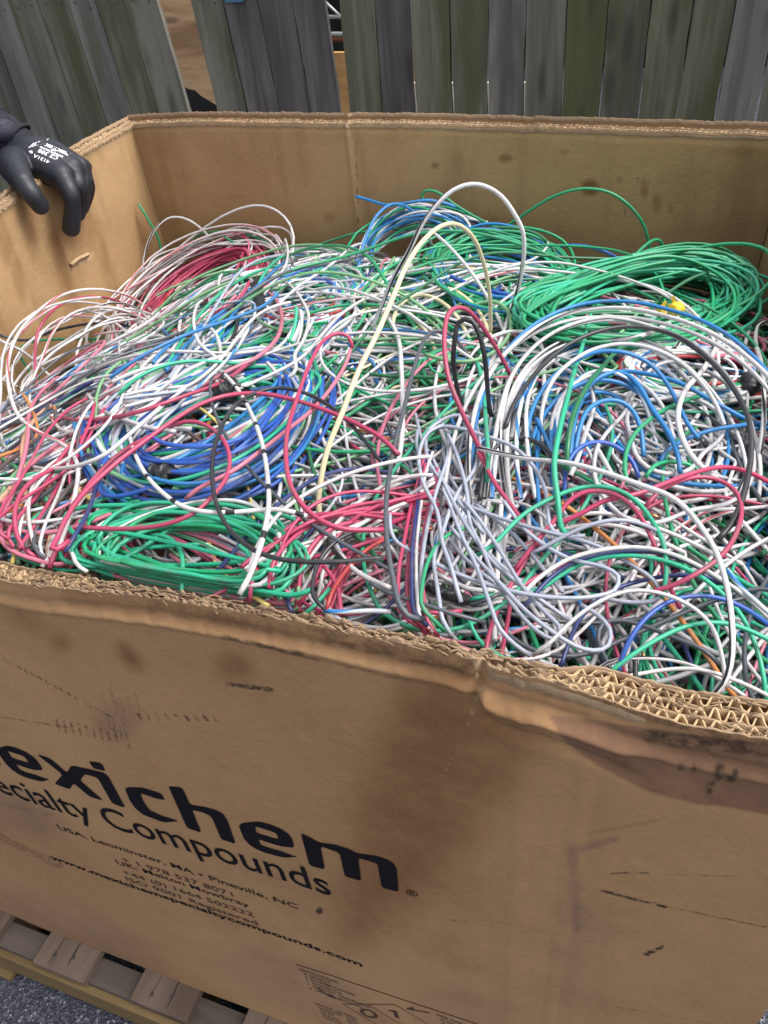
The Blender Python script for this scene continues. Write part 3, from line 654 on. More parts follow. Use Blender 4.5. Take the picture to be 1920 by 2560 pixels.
LC = wall2(px('L', [(928, 420), (950, 408), (1050, 410), (1190, 455), (1222, 505), (1150, 490), (1040, 450), (1060, 510), (1110, 580), (1200, 620), (1325, 662), (1210, 668), (1060, 610), (1000, 560), (960, 500)]))
LH = wall2(px('L', [(1245, 403), (1330, 412), (1352, 425), (1405, 543), (1521, 562), (1600, 585), (1650, 615), (1680, 660), (1743, 835), (1636, 800), (1570, 645), (1545, 620), (1500, 600), (1420, 580), (1490, 750), (1385, 712)]))
dE = wall2(px('L', [(375, 340)]))[0] - LE[16]
dM = wall2(px('L', [(18, 243)]))[0] - LM[10]
for shp in ([LM + dM], [LE + dE, LEh + dE], [LXI], [LID], [LC], [LH], [LE, LEh], [LM]):
    fill_shape('printed_letter', [soften(q) for q in shp], m_ink, fp)
def put_text(name, s, a, b, cap, mat=None, bold=0.0, sub=None):
    """text whose ink starts at wall point a and ends at b (both on the base line), with capital height cap"""
    cu = bpy.data.curves.new(name, 'FONT'); cu.body = s; cu.size = 1.0; cu.resolution_u = 3; cu.offset = bold; cu.fill_mode = 'BOTH'
    def fn(V):
        x0, x1 = V[:, 0].min(), V[:, 0].max(); d = np.array(b) - np.array(a); L = np.linalg.norm(d); ex = d / L; ey = np.array([0, 1.0])
        kx = L / (x1 - x0); return np.array(a) + (V[:, 0:1] - x0) * kx * ex + V[:, 1:2] * (cap / .70) * ey
    return curve_to_ink(name, cu, mat or m_ink, fp, fn)
W = lambda c, x, y: wall2(px(c, [(x, y)]))[0]
Cl, Sr = W('L', 800, 672), W('N', 976, 838)
Cl = np.array([W('L', 748, 600)[0], W('L', 900, 726)[1]])
capC = W('L', 800, 565)[1] - W('L', 895, 730)[1]
put_text('printed_word', 'Compounds', Cl, Sr, capC, bold=.004)
yr = W('L', 590, 610); sl = (Sr - Cl) / (Sr[0] - Cl[0])
ye = np.array([W('L', 650, 560)[0], Cl[1] + (W('L', 650, 560)[0] - Cl[0]) * sl[1]])
wS = (Sr[0] - Cl[0]) * .715
put_text('printed_word', 'Specialty', ye - sl * wS, ye, capC, bold=.004)
small = W('Q', 120, 60)[1] - W('Q', 150, 96)[1]
for s, a, b in (('USA: Leominster, MA \u2022 Pineville, NC', (105, 83), (1338, 512)), ('+ 1 978 537 8071', (435, 250), (1003, 442)), ('UK: Melton Mowbray', (405, 262), (1086, 500)),
                ('+44 (0) 1664 502222', (440, 315), (1110, 549)), ('ISO 9001 Registered', (457, 350), (1130, 592))):
    put_text('printed_line', s, W('Q', *a), W('Q', *b), small * .78, mat=m_brownink if s[0] != 'U' else m_ink, bold=.002)
put_text('printed_address', 'www.mexichemspecialtycompounds.com', W('Q', 62, 238), wall2(np.array([[906, 2419]]))[0], small * .80, bold=.02)
put_text('printed_mark', '\u00ae', W('N', 1527, 822), W('N', 1618, 842), .012, bold=.0)
def stroke(name, pts, wd, mat, closed=False):
    P = np.asarray(pts, float); n = len(P); T = np.gradient(P, axis=0)
    if closed: T = np.roll(P, -1, 0) - np.roll(P, 1, 0)
    T /= np.linalg.norm(T, axis=1)[:, None]; Nn = np.stack([-T[:, 1], T[:, 0]], 1)
    wd = np.broadcast_to(wd, (n,))[:, None]; V = np.vstack([P + Nn * wd / 2, P - Nn * wd / 2])
    Fc = [(i, (i + 1) % n, n + (i + 1) % n, n + i) for i in range(n if closed else n - 1)]
    return ink_obj(name, V, Fc, mat, fp)
def lin(a, b, n=40): return np.array(a) + (np.array(b) - np.array(a)) * np.linspace(0, 1, n)[:, None]
ha = wall2(np.array([[700 + 115 / 3.016, 2380 + 100 / 3.016], [700 + 1480 / 3.016, 2380 + 543 / 3.016]]))
hd = (ha[1] - ha[0]) / (ha[1][0] - ha[0][0]); ha1 = ha[0] + hd * (X1 - .02 - ha[0][0])
stroke('printed_rule', lin(ha[0], ha1), .0022, m_brownink)
D0, D1, D2, D3 = W('R', 460, 275), W('R', 655, 275), W('R', 850, 275), W('R', 690, 410)
du = (D2 - D0) / 2; dv = (D3 - D0)
dv2 = dv * (np.linalg.norm(du) / np.linalg.norm(dv))
for k in range(3): stroke('printed_rule', lin(D0 + du * k, D0 + du * k + dv2 * 2, 12), .0014, m_brownink)
for k in range(3): stroke('printed_rule', lin(D0 + dv2 * k, D0 + dv2 * k + du * 2, 12), .0014, m_brownink)
th = np.linspace(0, 2 * math.pi, 33)[:-1]; c0_ = W('R', 656, 343); ax = W('R', 715, 352) - c0_; ay = W('R', 640, 312) - c0_
stroke('printed_digit', c0_ + np.cos(th)[:, None] * ax * .86 + np.sin(th)[:, None] * ay * .9, .0030 + .0022 * np.abs(np.cos(th)), m_brownink, True)
stroke('printed_digit', np.array([W('R', 800, 318), W('R', 852, 326)]), .0028, m_brownink); stroke('printed_digit', np.array([W('R', 848, 320), W('R', 868, 374)]), .0060, m_brownink)
def arrow(pts, tip0, tip1, tip2):
    P = catmull(wall2(px('R', pts)), n_per=6); stroke('printed_arrow', P, np.linspace(.003, .0016, len(P)), m_brownink)
    ink_obj('printed_arrow', wall2(px('R', [tip0, tip1, tip2])), [(0, 1, 2)], m_brownink, fp)
arrow([(275, 150), (310, 185), (355, 212)], (430, 246), (345, 214), (372, 206)); arrow([(1110, 335), (1050, 325), (985, 314)], (930, 306), (985, 292), (1000, 322))
tiny = small * .52
def para(c, x, y, lines, wfull):
    a = W(c, x, y)
    for k, s in enumerate(lines):
        p = a + np.array([0, -tiny * 1.55 * k]) + sl * (.004 if k else 0); put_text('printed_caption', s, p, p + sl * (wfull * len(s)), tiny, mat=m_brownink, bold=.004)
para('R', 143, 24, ['HEALTH HAZARD', '4  DEADLY', '3  EXTREME DANGER', '2  HAZARDOUS', '1  SLIGHTLY HAZARDOUS', '0  NORMAL MATERIAL'], .0042)
para('R', 255, 275, ['SPECIFIC HAZARD', 'OXIDIZER   OXY', 'ACID       ACID', 'ALKALI     ALK', 'CORROSIVE  COR'], .0042)
para('R', 1165, 360, ['FIRE HAZARD', 'FLASH POINTS', '4  BELOW 73 F'], .0042)

# ------------------------------------------------------------------ fence
FY = 2.9
fence = empty('picket_fence', (0, FY, 0)); tag(fence, 'weathered grey-green wooden picket fence with leaning boards behind the cardboard box', 'fence')
Lb = [(-190, -75, 0), (-115, -10, 0), (-45, 60, 3), (17, 126, 0), (95, 192, 0), (168, 259, 3), (237, 328, 1), (310, 398, 0), (393, 477, None), (477, 544, 0), (555, 622, 2), (642, 700, 2), (729, 781, 2), (816, 850, None), (848, 874, 1), (937, 955, 2), (1024, 1041, 1), (1122, 1134, 0), (1219, 1220, 3), (1314, 1309, 0), (1417, 1403, 1), (1521, 1498, 0), (1627, 1597, 1), (1735, 1692, 1), (1842, 1787, 3), (1945, 1892, 0), (2050, 1995, 1), (2160, 2100, 0)]
def picket(xa0, xb0, xa1, xb1, seed, mi, dy=0.0):
    rg = np.random.default_rng(seed)
    T0, T1 = on_plane([[xa0, 0], [xb0, 0]], 1, FY + dy); B0, B1 = on_plane([[xa1, 285], [xb1, 285]], 1, FY + dy)
    mid = (T0 + T1 + B0 + B1) / 4; lean = ((T0 + T1) - (B0 + B1)) / 2; k = lean[0] / lean[2]; wd = ((T1 - T0)[0] + (B1 - B0)[0]) / 2
    z0, z1 = .03, 1.83 + rg.uniform(-.01, .01); nz, nx = 24, 7; V = []
    for side in (0, 1):
        for i in range(nz + 1):
            z = z0 + (z1 - z0) * i / nz; cx = mid[0] + (z - mid[2]) * k; wob = rg.normal(0, .0012)
            for j in range(nx + 1):
                u = j / nx - .5; cup = .004 * (1 - 4 * u * u) * (1 if side == 0 else 0)   # cupped face
                zz = z - (.03 * max(0, abs(u) * 2 - .5) if i == nz else 0)
                V.append((cx + u * (wd - .0) + wob * (1 if abs(u) > .49 else 0), FY + dy + (cup if side == 0 else .018), zz))
    R = (nz + 1) * (nx + 1); Fc = []
    for i in range(nz):
        for j in range(nx):
            a = i * (nx + 1) + j; Fc.append((a, a + 1, a + nx + 2, a + nx + 1)); Fc.append((R + a, R + a + nx + 1, R + a + nx + 2, R + a + 1))
        for j in (0, nx):
            a = i * (nx + 1) + j; q = (a, a + nx + 1, R + a + nx + 1, R + a); Fc.append(q if j == 0 else q[::-1])
    for i in (0, nz):
        for j in range(nx):
            a = i * (nx + 1) + j; q = (a, R + a, R + a + 1, a + 1); Fc.append(q if i == 0 else q[::-1])
    mb = MB(); mb.add(V, Fc); o = mb.build('picket', m_fence[mi], fence)
    for q in (-.27, .25):
        zc = 1.075 + rg.normal(0, .006); cx = mid[0] + (zc - mid[2]) * k + q * wd; yy = FY + dy - .0012 + .004 * (1 - 4 * q * q)
        MB().add([(cx + .0042 * math.cos(a), yy, zc + .0042 * math.sin(a)) for a in np.linspace(0, 2 * math.pi, 9)[:-1]], [tuple(range(8))]).build('nail', m_nail, o)
    return o
for k in range(len(Lb) - 1):
    a, b = Lb[k], Lb[k + 1]
    if a[2] is None: continue
    gl = 2.0 if a[0] > 900 else 1.2
    gr = {1024: 3.5, 1122: 3, 937: 3.0, 1219: 1.6}.get(a[0], 2.0)
    picket(a[0] + gl, b[0] - gr, a[1] + gl, b[1] - gr, 600 + k, a[2], dy=(.004 if k % 2 else 0))
ex_l = on_plane([[-190, 140]], 1, FY)[0][0]; ex_r = on_plane([[2160, 140]], 1, FY)[0][0]
for side, x, s in ((0, ex_l, -1), (1, ex_r, 1)):       # the fence runs on past the frame
    for k in range(14):
        xx = x + s * (.14 * k + (.07)); mb = MB().box((xx - .066, FY, .03), (xx + .066, FY + .018, 1.83)); mb.build('picket', m_fence[(k * 7 + side) % 4], fence)
for z in (.35, 1.52):
    MB().box((ex_l - 2.0, FY + .022, z), (ex_r + 2.0, FY + .06, z + .088)).build('fence_rail', m_fence[0], fence)
for x in (ex_l - 1.2, .36, 2.6):
    MB().box((x, FY + .062, 0), (x + .09, FY + .15, 1.75)).build('fence_post', m_fence[1], fence)

# things behind the fence, seen through its gaps
def quad_panel(name, uv4, y, th, mat, label, cat, zlow=None):
    P = on_plane(uv4, 1, y); c = P.mean(0); c[2] = P[:, 2].min() if zlow is None else zlow
    V = [(p[0], y, p[2]) for p in P] + [(p[0], y + th, p[2]) for p in P]; n = len(P)
    o = MB().add([np.array(v) - c for v in V], [tuple(range(n))[::-1], tuple(range(n, 2 * n))] + [(i, (i + 1) % n, n + (i + 1) % n, n + i) for i in range(n)]).build(name, mat)
    o.location = c; return tag(o, label, cat)
quad_panel('plywood_sheet', [(300, -260), (640, -260), (640, 330), (600, 300), (560, 285), (540, 262), (520, 250), (503, 240), (488, 226), (470, 222), (452, 212), (400, 190), (340, 150)], 4.3, .02, m_ply,
           'weathered tan plywood sheet with a splintered lower edge behind the fence gap', 'plywood sheet')
def slab(name, x0, x1, ytop, ybot, y, th, mat, label, cat):
    a = on_plane([[x0, ytop]], 1, y)[0]; b = on_plane([[x1, ytop]], 1, y)[0]; z0 = 0.0 if ybot is None else on_plane([[(x0 + x1) / 2, ybot]], 1, y)[0][2]; zt = (a[2] + b[2]) / 2
    o = MB().box((a[0] - (a[0] + b[0]) / 2, 0, 0), (b[0] - (a[0] + b[0]) / 2, th, zt - z0)).build(name, mat); o.location = ((a[0] + b[0]) / 2, y, z0); return tag(bevel(o, .004), label, cat)
slab('crate_panel', 770, 1046, 130, None, 5.1, .03, m_ply2, 'orange-tan wooden panel standing behind the wide fence gap', 'wood panel')
slab('white_board', 1030, 1330, 207, None, 5.0, .03, m_cream, 'cream painted board seen through thin slits between the pickets', 'painted board')
slab('orange_plank', 95, 215, 268, None, 4.3, .03, m_ply2, 'orange plank showing through the slit by the gloved hand', 'plank')
tr = empty('steel_ladder_rack', (0.1, 4.6, 0)); tag(tr, 'grey steel truss rack with a rusty bar behind the wide fence gap', 'rack')
def bar(p, q, r, mat, name, y=4.6):
    a, b = on_plane([p, q], 1, y); V, Q, uv = tube_arrays(np.array([a, (a + b) / 2, b]), r, 8); link(name, mesh_np(name, V, Q, uv), mat, tr, True)
bar((700, 42), (1010, 42), .010, m_steel, 'rail'); bar((700, 86), (1010, 86), .013, m_steel, 'rail'); bar((700, 98), (1010, 98), .014, m_rust, 'rusty_bar'); bar((808, 0), (852, 42), .008, m_steel, 'brace'); bar((852, 42), (900, -20), .008, m_steel, 'brace')
for x in (715, 995): bar((x, -80), (x, 620), .012, m_steel, 'upright')
slab('dark_backing', 400, 640, 200, None, 4.9, .05, m_tape, 'added black slab darkening the gap under the splintered plywood edge', 'dark slab')  # made-up slab standing in for the darkness below the plywood
sh = MB().box((-7, 6.5, 0), (8, 6.8, 2.3)).build('backdrop', m_dark_wood); tag(sh, 'dark timber shed wall added so the fence slits stay dark', 'backdrop')  # invented wall, put in to keep the view through the slits dark
bt = MB(); bA = on_plane([[562, -14], [612, -14], [608, 5], [562, 7]], 1, FY - .006); bt.add(list(bA) + [p + np.array([0, .005, 0]) for p in bA], [(3, 2, 1, 0), (4, 5, 6, 7), (0, 1, 5, 4), (1, 2, 6, 5), (2, 3, 7, 6), (3, 0, 4, 7)])
bo = bt.build('blue_tag', m_bluep); tag(bo, 'small blue plastic tag fixed on a fence picket at the top', 'tag')

# ------------------------------------------------------------------ the pile of wire
WU, WD = X1 - X0, Y1 - Y0
_G = np.array([[-.20, -.17, -.075, -.045, -.045, -.055, -.06],      # front (rows: front to back, columns: left to right), metres under the rim
               [-.24, -.20, -.085, -.050, -.035, -.040, -.06],
               [-.33, -.22, -.110, -.070, -.050, -.050, -.10],
               [-.36, -.24, -.120, -.095, -.075, -.080, -.13],
               [-.35, -.25, -.160, -.150, -.140, -.150, -.22],
               [-.32, -.29, -.270, -.280, -.280, -.290, -.32]])
def _fine():
    gu, gv = np.linspace(0, 6, 121), np.linspace(0, 5, 101); A = np.array([np.interp(gu, np.arange(7), r) for r in _G]); B = np.array([np.interp(gv, np.arange(6), A[:, k]) for k in range(121)])
    for _ in range(2):
        B = np.array([smooth1(r, 14) for r in B]); B = np.array([smooth1(c_, 14) for c_ in B.T]).T
    return B
_GF = _fine()
def surf(x, y):
    u = np.clip((np.asarray(x, float) - X0) / WU, 0, 1) * 120; v = np.clip((np.asarray(y, float) - Y0) / WD, 0, 1) * 100
    i = np.minimum(u.astype(int), 119); j = np.minimum(v.astype(int), 99); a = u - i; b = v - j
    z = (_GF[i, j] * (1 - a) + _GF[i + 1, j] * a) * (1 - b) + (_GF[i, j + 1] * (1 - a) + _GF[i + 1, j + 1] * a) * b
    u = u / 20; v = v / 20
    return RIM + z + .010 * np.sin(u * 3.1 + v * 1.7) * np.sin(v * 2.9 + 1)

def hit(uv):
    """depth along the optical axis at which each pixel's ray meets the pile (or just short of a wall)"""
    r = rays(uv); tt = np.linspace(.25, 2.2, 320)
    P = r[:, None, :] * tt[None, :, None] + np.array([0, 0, CAMZ])
    S = surf(P[..., 0], P[..., 1]); below = (P[..., 2] < S) & (P[..., 1] > Y0)
    m = .014 + .010
    wall = (P[..., 1] > Y1 - m) | ((P[..., 0] < X0 + m) & (P[..., 1] > Y0)) | ((P[..., 0] > xr(P[..., 1]) - m) & (P[..., 1] > Y0))
    h = below | wall; k = np.argmax(h, 1); k = np.where(h.any(1), k, len(tt) - 1); k0 = np.maximum(k - 1, 0)
    i = np.arange(len(uv)); f0 = P[i, k0, 2] - S[i, k0]; f1 = P[i, k, 2] - S[i, k]
    w_ = np.where(below[i, k] & ~wall[i, k], np.clip(f0 / (f0 - f1 + 1e-9), 0, 1), 0)
    return tt[k0] + (tt[k] - tt[k0]) * w_

def trace3d(c, pts, lift=.010, arch=0.0, mode='lay', seed=0):
    """a wire seen in the photograph, given its real place: its depth comes from the pile it lies on or arches over"""
    uv = catmull(px(c, pts), step=9.0); n = len(uv); ds = hit(uv)
    t = np.linspace(0, 1, n)
    ds_s = smooth1(ds, 9)
    if mode == 'arch':
        d = ds[0] + (ds[-1] - ds[0]) * t - arch * np.sin(math.pi * t) - lift
    else:
        d = ds_s - lift - arch * np.sin(math.pi * t) ** 1.0
    rg = np.random.default_rng(seed); d = d + .004 * np.sin(t * rg.uniform(4, 9) + rg.uniform(0, 6))
    d = np.minimum(d, ds_s - lift * .6)
    d = smooth1(d, 13)
    P = np.array([0, 0, CAMZ]) + rays(uv) * d[:, None]
    P[:, 0] = np.clip(P[:, 0], X0 - .5 if P[:, 0].min() < X0 else X0 + .02, xr(P[:, 1]) - .022)
    # stay behind the front panel while under the rim
    T = .030; low = P[:, 2] < RIM + .004; P[low, 1] = np.maximum(P[low, 1], Y0 + T); P[:, 1] = smooth1(P[:, 1], 6)
    return P
def resample(P, step):
    L = np.concatenate([[0], np.cumsum(np.linalg.norm(np.diff(P, axis=0), axis=1))]); n = max(6, int(L[-1] / step)); t = np.linspace(0, L[-1], n)
    return np.stack([np.interp(t, L, P[:, k]) for k in range(3)], 1)
def finish(P, step=.006): return resample(catmull(resample(P, .012), n_per=2), step)

def ga(P): return float(np.interp(np.linalg.norm(P.mean(0) - np.array([0, 0, CAMZ])), [.55, .8, 1.25], [.72, .86, 1.04]))   # thinner gauges lie nearer the front
# --- loose wires one can follow in the photograph: colour, radius (mm), crop, points, lift, arch, mode, label
H_ = []
def hw(col, r, c, pts, lab, lift=.012, arch=0.0, mode='lay'): H_.append((col, r, c, pts, lab, lift, arch, mode))
hw('banded', 2.3, 'A', [(560, 490), (548, 600), (570, 720), (620, 830), (700, 920), (800, 985), (920, 1005), (1060, 1000), (1200, 990), (1330, 1020)], 'white wire with black bands sweeping under the blue coil', .03, .02)
hw('banded', 2.3, 'A', [(560, 490), (575, 430), (620, 370), (690, 310), (780, 300), (880, 340), (960, 400), (1030, 480), (1090, 590), (1130, 700), (1155, 850), (1160, 980), (1140, 1095), (1110, 1195), (1070, 1295), (1030, 1365)], 'white black-banded wire arching over the blue coil down to the front rim', .035, .03)
hw('whitered', 2.2, 'A', [(660, 130), (560, 70), (420, 40), (280, 60), (170, 130), (80, 230), (35, 350), (40, 480), (80, 590), (170, 660), (290, 720), (335, 800), (330, 900), (290, 1050), (230, 1200)], 'white wire in the widest loop against the left cardboard wall', .03, .10, 'arch')
hw('red', 2.2, 'A', [(590, 150), (545, 105), (450, 75), (330, 80), (230, 130), (165, 220), (150, 320), (165, 440), (210, 560), (300, 610), (430, 605), (600, 570), (800, 500), (960, 440), (1100, 340)], 'red wire looping by the left wall and running over the blue coil', .03, .05)
hw('white', 2.3, 'A', [(740, 290), (730, 220), (690, 160), (600, 125), (500, 125), (410, 165), (350, 260), (335, 380), (370, 490), (430, 570), (520, 600), (640, 640), (760, 655)], 'white wire in an open round loop left of the blue coil', .035, .05)
hw('whitered', 2.0, 'A', [(650, 170), (540, 130), (400, 100), (280, 100), (150, 170), (60, 260), (10, 330), (-30, 420)], 'white red-traced wire leaning on the left wall', .02, .05)
hw('white', 2.3, 'A', [(-20, 255), (100, 310), (200, 390), (300, 470), (430, 580), (560, 625), (700, 645), (830, 640)], 'white wire running from the left wall edge into the blue coil', .025, .03)
hw('black', 2.2, 'A', [(-10, 240), (110, 262), (250, 215), (430, 185), (570, 195), (640, 225), (690, 300)], 'black wire reaching left over the cardboard wall side', .02, .05)
hw('green', 2.0, 'A', [(85, 292), (150, 265), (300, 255), (480, 250), (580, 215), (640, 185), (760, 165), (900, 110), (1040, 75)], 'green wire stretched right from the left wall', .02, .03)
hw('green', 2.0, 'A', [(80, 285), (90, 340), (140, 400), (210, 470), (270, 540), (310, 590)], 'short green wire dropping along the left wall', .015)
hw('dotted', 2.0, 'A', [(0, 430), (100, 470), (230, 490), (330, 470), (430, 460), (560, 455)], 'white ticked wire low beside the left wall', .012)
hw('black', 2.1, 'A', [(660, 290), (520, 300), (380, 350), (240, 410), (120, 490), (60, 560), (35, 640), (100, 700), (250, 720), (430, 715), (560, 705)], 'black wire curling low along the left wall', .012)
hw('red', 2.6, 'A', [(150, 1290), (210, 1180), (330, 960), (480, 810), (620, 700), (760, 600), (880, 530), (1000, 495), (1130, 490), (1260, 515), (1400, 560), (1540, 620), (1659, 690), (1720, 760)], 'thick red wire crossing the whole blue coil diagonally', .035, .03)
hw('red', 2.4, 'A', [(300, 990), (450, 810), (560, 720), (700, 650), (800, 610), (880, 620), (950, 670), (990, 750), (980, 850), (930, 920), (850, 1000), (720, 1055), (560, 1075), (360, 1070)], 'red wire bent round the front end of the blue coil', .028, .02)
hw('red', 2.4, 'A', [(1520, 300), (1510, 240), (1470, 225), (1400, 260), (1340, 360), (1280, 520), (1240, 660), (1235, 780), (1255, 890), (1310, 980), (1400, 1050), (1500, 1080), (1659, 1075)], 'dark red wire in a tall hairpin right of the blue coil', .04, .05)
hw('pink', 2.4, 'A', [(1520, 290), (1490, 370), (1420, 480), (1340, 570), (1250, 640), (1150, 720), (1000, 830), (860, 900), (800, 950)], 'red-pink wire slanting off the hairpin towards the blue coil', .025, .03)
hw('black', 2.3, 'A', [(1659, 810), (1540, 650), (1420, 540), (1300, 480), (1180, 465), (1060, 510), (1000, 560), (950, 650), (920, 760), (920, 900), (950, 1010), (1010, 1100), (1100, 1170), (1200, 1205), (1330, 1218), (1500, 1215), (1659, 1195)], 'black wire in a big bow right of the blue coil', .03, .03)
hw('navy', 2.3, 'C', [(800, 545), (870, 470), (960, 370), (1060, 250), (1150, 150), (1260, 60), (1370, -10), (1480, -45), (1560, -50), (1700, -30)], 'dark navy wire rising straight from the front rim', .022, .02)
hw('cream', 2.7, 'D', [(1060, 720), (1058, 640), (1045, 570), (1020, 510), (985, 483), (950, 490), (910, 525), (875, 580), (850, 640), (815, 720), (775, 800), (740, 890), (705, 980), (688, 1080), (690, 1120)], 'thick pale yellow wire arching high in the middle', .02, .12, 'arch')
hw('white', 2.5, 'A', [(800, 130), (775, 200), (780, 270), (800, 300), (830, 310)], 'short white hook left of the tape knot', .03)
hw('white', 2.4, 'A', [(820, 205), (880, 187), (930, 225), (952, 310), (940, 400), (928, 480)], 'white wire bent down onto the black tape knot', .04, .02)
hw('white', 2.4, 'A', [(832, 335), (785, 345), (800, 375), (870, 387), (940, 375), (1010, 350)], 'little white hook over the blue coil', .04)
hw('white', 2.2, 'A', [(-10, 975), (150, 950), (250, 925), (400, 850), (500, 790), (640, 720)], 'white wire coming in low at the left edge', .02, .01)
hw('yellow', 2.6, 'A', [(-10, 935), (100, 840), (220, 760), (340, 690), (450, 630), (520, 560)], 'yellow wire climbing from the left edge', .02)
hw('yellow', 2.6, 'A', [(300, 890), (400, 950), (480, 1040), (520, 1085)], 'short straight yellow wire under the blue coil', .02)
hw('peach', 2.4, 'A', [(-10, 615), (100, 670), (200, 760), (290, 840), (340, 900)], 'peach orange wire below the left wall loops', .015)
hw('cream', 2.4, 'A', [(0, 740), (80, 650), (200, 620), (330, 610), (440, 600), (520, 560)], 'cream wire curving in beside the left wall', .015)
hw('sky', 1.6, 'A', [(65, 680), (72, 850), (80, 1000), (100, 1080)], 'thin bright blue wire standing near the left edge', .02)
hw('black', 2.4, 'A', [(350, 800), (310, 900), (265, 1040), (240, 1140)], 'black wire pressed along the banded wire at lower left', .02)
hw('navy', 2.2, 'A', [(345, 790), (370, 755), (410, 750), (430, 790), (420, 870), (380, 1000), (320, 1110), (260, 1200)], 'navy wire hooked over at lower left', .025)
hw('white', 2.2, 'A', [(1235, -10), (1290, 60), (1330, 160), (1310, 260), (1270, 330), (1275, 400), (1220, 430), (1160, 350)], 'white wire with a bent end above the blue coil', .03, .02)
hw('pink', 2.5, 'A', [(1090, -30), (1140, 40), (1195, 100), (1215, 180), (1190, 260), (1110, 335), (1000, 385), (850, 470)], 'pink wire hanging in a curve from the taped bundle', .035, .02)
hw('white', 2.0, 'A', [(1659, 50), (1560, 90), (1460, 160), (1380, 250), (1310, 330), (1210, 390), (1100, 440), (1020, 480)], 'white wire sweeping right from above the blue coil', .03, .02)
hw('whiteblack', 2.2, 'A', [(1180, 350), (1240, 400), (1300, 460), (1340, 540), (1300, 640), (1240, 760), (1210, 900), (1180, 1060)], 'black-striped white wire dropping past the red hairpin', .02)
hw('white', 2.3, 'A', [(1370, 580), (1390, 680), (1450, 790), (1530, 860), (1600, 885), (1680, 880)], 'white wire in a low bow right of the red hairpin', .018)
hw('grey', 2.2, 'A', [(1530, 0), (1500, 200), (1440, 400), (1330, 600), (1270, 800), (1240, 1000)], 'blue-grey wire running down beside the hairpin', .012)
# back of the bin
hw('green', 2.1, 'T', [(598, 880), (640, 950), (680, 1020), (700, 1100), (715, 1200), (730, 1300)], 'green wire end standing in the back left corner', .015, .02)
hw('whiteblack', 2.3, 'T', [(612, 1200), (630, 1080), (670, 990), (730, 940), (790, 940), (860, 980), (930, 1055), (960, 1100)], 'black-striped white wire looped at the back left corner', .01, .04, 'arch')
hw('white', 2.3, 'T', [(612, 1225), (660, 1120), (740, 1080), (850, 1060), (980, 1056), (1150, 1058), (1280, 1075), (1380, 1120), (1480, 1180), (1560, 1215)], 'long white wire bowed across the back left', .02, .03)
hw('white', 2.3, 'T', [(925, 1070), (1000, 1000), (1070, 983), (1130, 1010), (1165, 1060), (1172, 1120)], 'white half-loop standing at the back left', .015, .03, 'arch')
hw('whitered', 2.0, 'T', [(1172, 1050), (1190, 1003), (1215, 1040), (1240, 1095), (1290, 1170)], 'narrow white hairpin at the back left', .02, .02)
hw('green', 2.2, 'T', [(970, 1022), (1050, 1070), (1170, 1105), (1280, 1095), (1400, 1050), (1530, 1010), (1659, 992), (1860, 995), (2060, 1000), (2220, 1010), (2320, 1030), (2410, 1080), (2460, 1150), (2470, 1230)], 'long green wire spanning the back from left to middle', .03, .04)
hw('green', 2.0, 'T', [(805, 1080), (860, 1015), (950, 1000), (1060, 1010), (1160, 1050), (1230, 1075)], 'thin green bow at the back left', .012)
hw('sky', 2.5, 'T', [(1537, 848), (1600, 865), (1659, 885), (1740, 880), (1840, 866), (1900, 872), (1990, 900)], 'bright blue wire end poking up before the back wall', .03, .03)
hw('sky', 2.4, 'U', [(-120, 1180), (-90, 1060), (-30, 930), (40, 880), (110, 900), (170, 970), (200, 1050), (215, 1150)], 'bright blue arch at the back beside the white arch', .02, .02, 'arch')
hw('whiteblue', 2.2, 'U', [(-130, 1150), (-70, 1000), (0, 900), (50, 880), (110, 920), (160, 1010), (200, 1120)], 'white and blue wire arch at the back', .03, .02, 'arch')
hw('white', 2.2, 'U', [(-80, 1060), (0, 960), (100, 905), (200, 890), (290, 915), (400, 950)], 'white wire bowed low over the back coil', .03, .02)
hw('whiteblue', 2.1, 'U', [(-110, 1110), (-20, 1000), (90, 950), (200, 935), (320, 940), (450, 960)], 'pale blue-white wire bowed over the back coil', .025, .02)
hw('sky', 2.3, 'U', [(-150, 1130), (-40, 1070), (100, 1010), (220, 1010), (340, 1050), (480, 1060)], 'bright blue wire across the back coil', .03)
hw('green', 2.3, 'U', [(178, 872), (160, 840), (190, 820), (240, 835), (300, 880), (400, 940), (500, 985), (530, 975), (600, 930), (700, 865), (800, 825), (880, 815), (970, 830), (1050, 880), (1110, 950), (1140, 1030), (1145, 1100), (1125, 1170)], 'green wire in the tallest arch against the back wall', .02, .02)
hw('whiteblack', 2.6, 'U', [(-60, 1440), (-10, 1320), (40, 1200), (110, 1080), (170, 960), (240, 870), (310, 815), (380, 795), (440, 805), (510, 850), (560, 920), (600, 1000), (604, 1090), (590, 1200), (560, 1310), (530, 1400)], 'tall white wire arch with a black stripe in the back middle', .02, .12, 'arch')
hw('blue', 3.0, 'U', [(380, 1370), (460, 1290), (530, 1210), (600, 1140), (700, 1080), (790, 1060), (900, 1070), (1000, 1110), (1080, 1180), (1130, 1240)], 'thick blue wire bowed in front of the back wall', .02, .02)
hw('green', 2.3, 'U', [(1010, 1225), (1080, 1110), (1150, 1045), (1185, 1033), (1203, 1060), (1180, 1110), (1130, 1180), (1100, 1240)], 'small green upright loop above the green coil', .02, .03, 'arch')
hw('teal', 2.3, 'U', [(930, 1290), (940, 1220), (935, 1160), (925, 1135)], 'upright teal wire stub before the green coil', .05, .02)
hw('teal', 2.4, 'B', [(930, -40), (912, 60), (885, 180), (855, 290), (820, 400), (790, 520), (760, 640), (735, 800), (750, 940), (770, 1090), (800, 1130)], 'teal green wire running straight down in front of the white arch bundle', .04, .05)
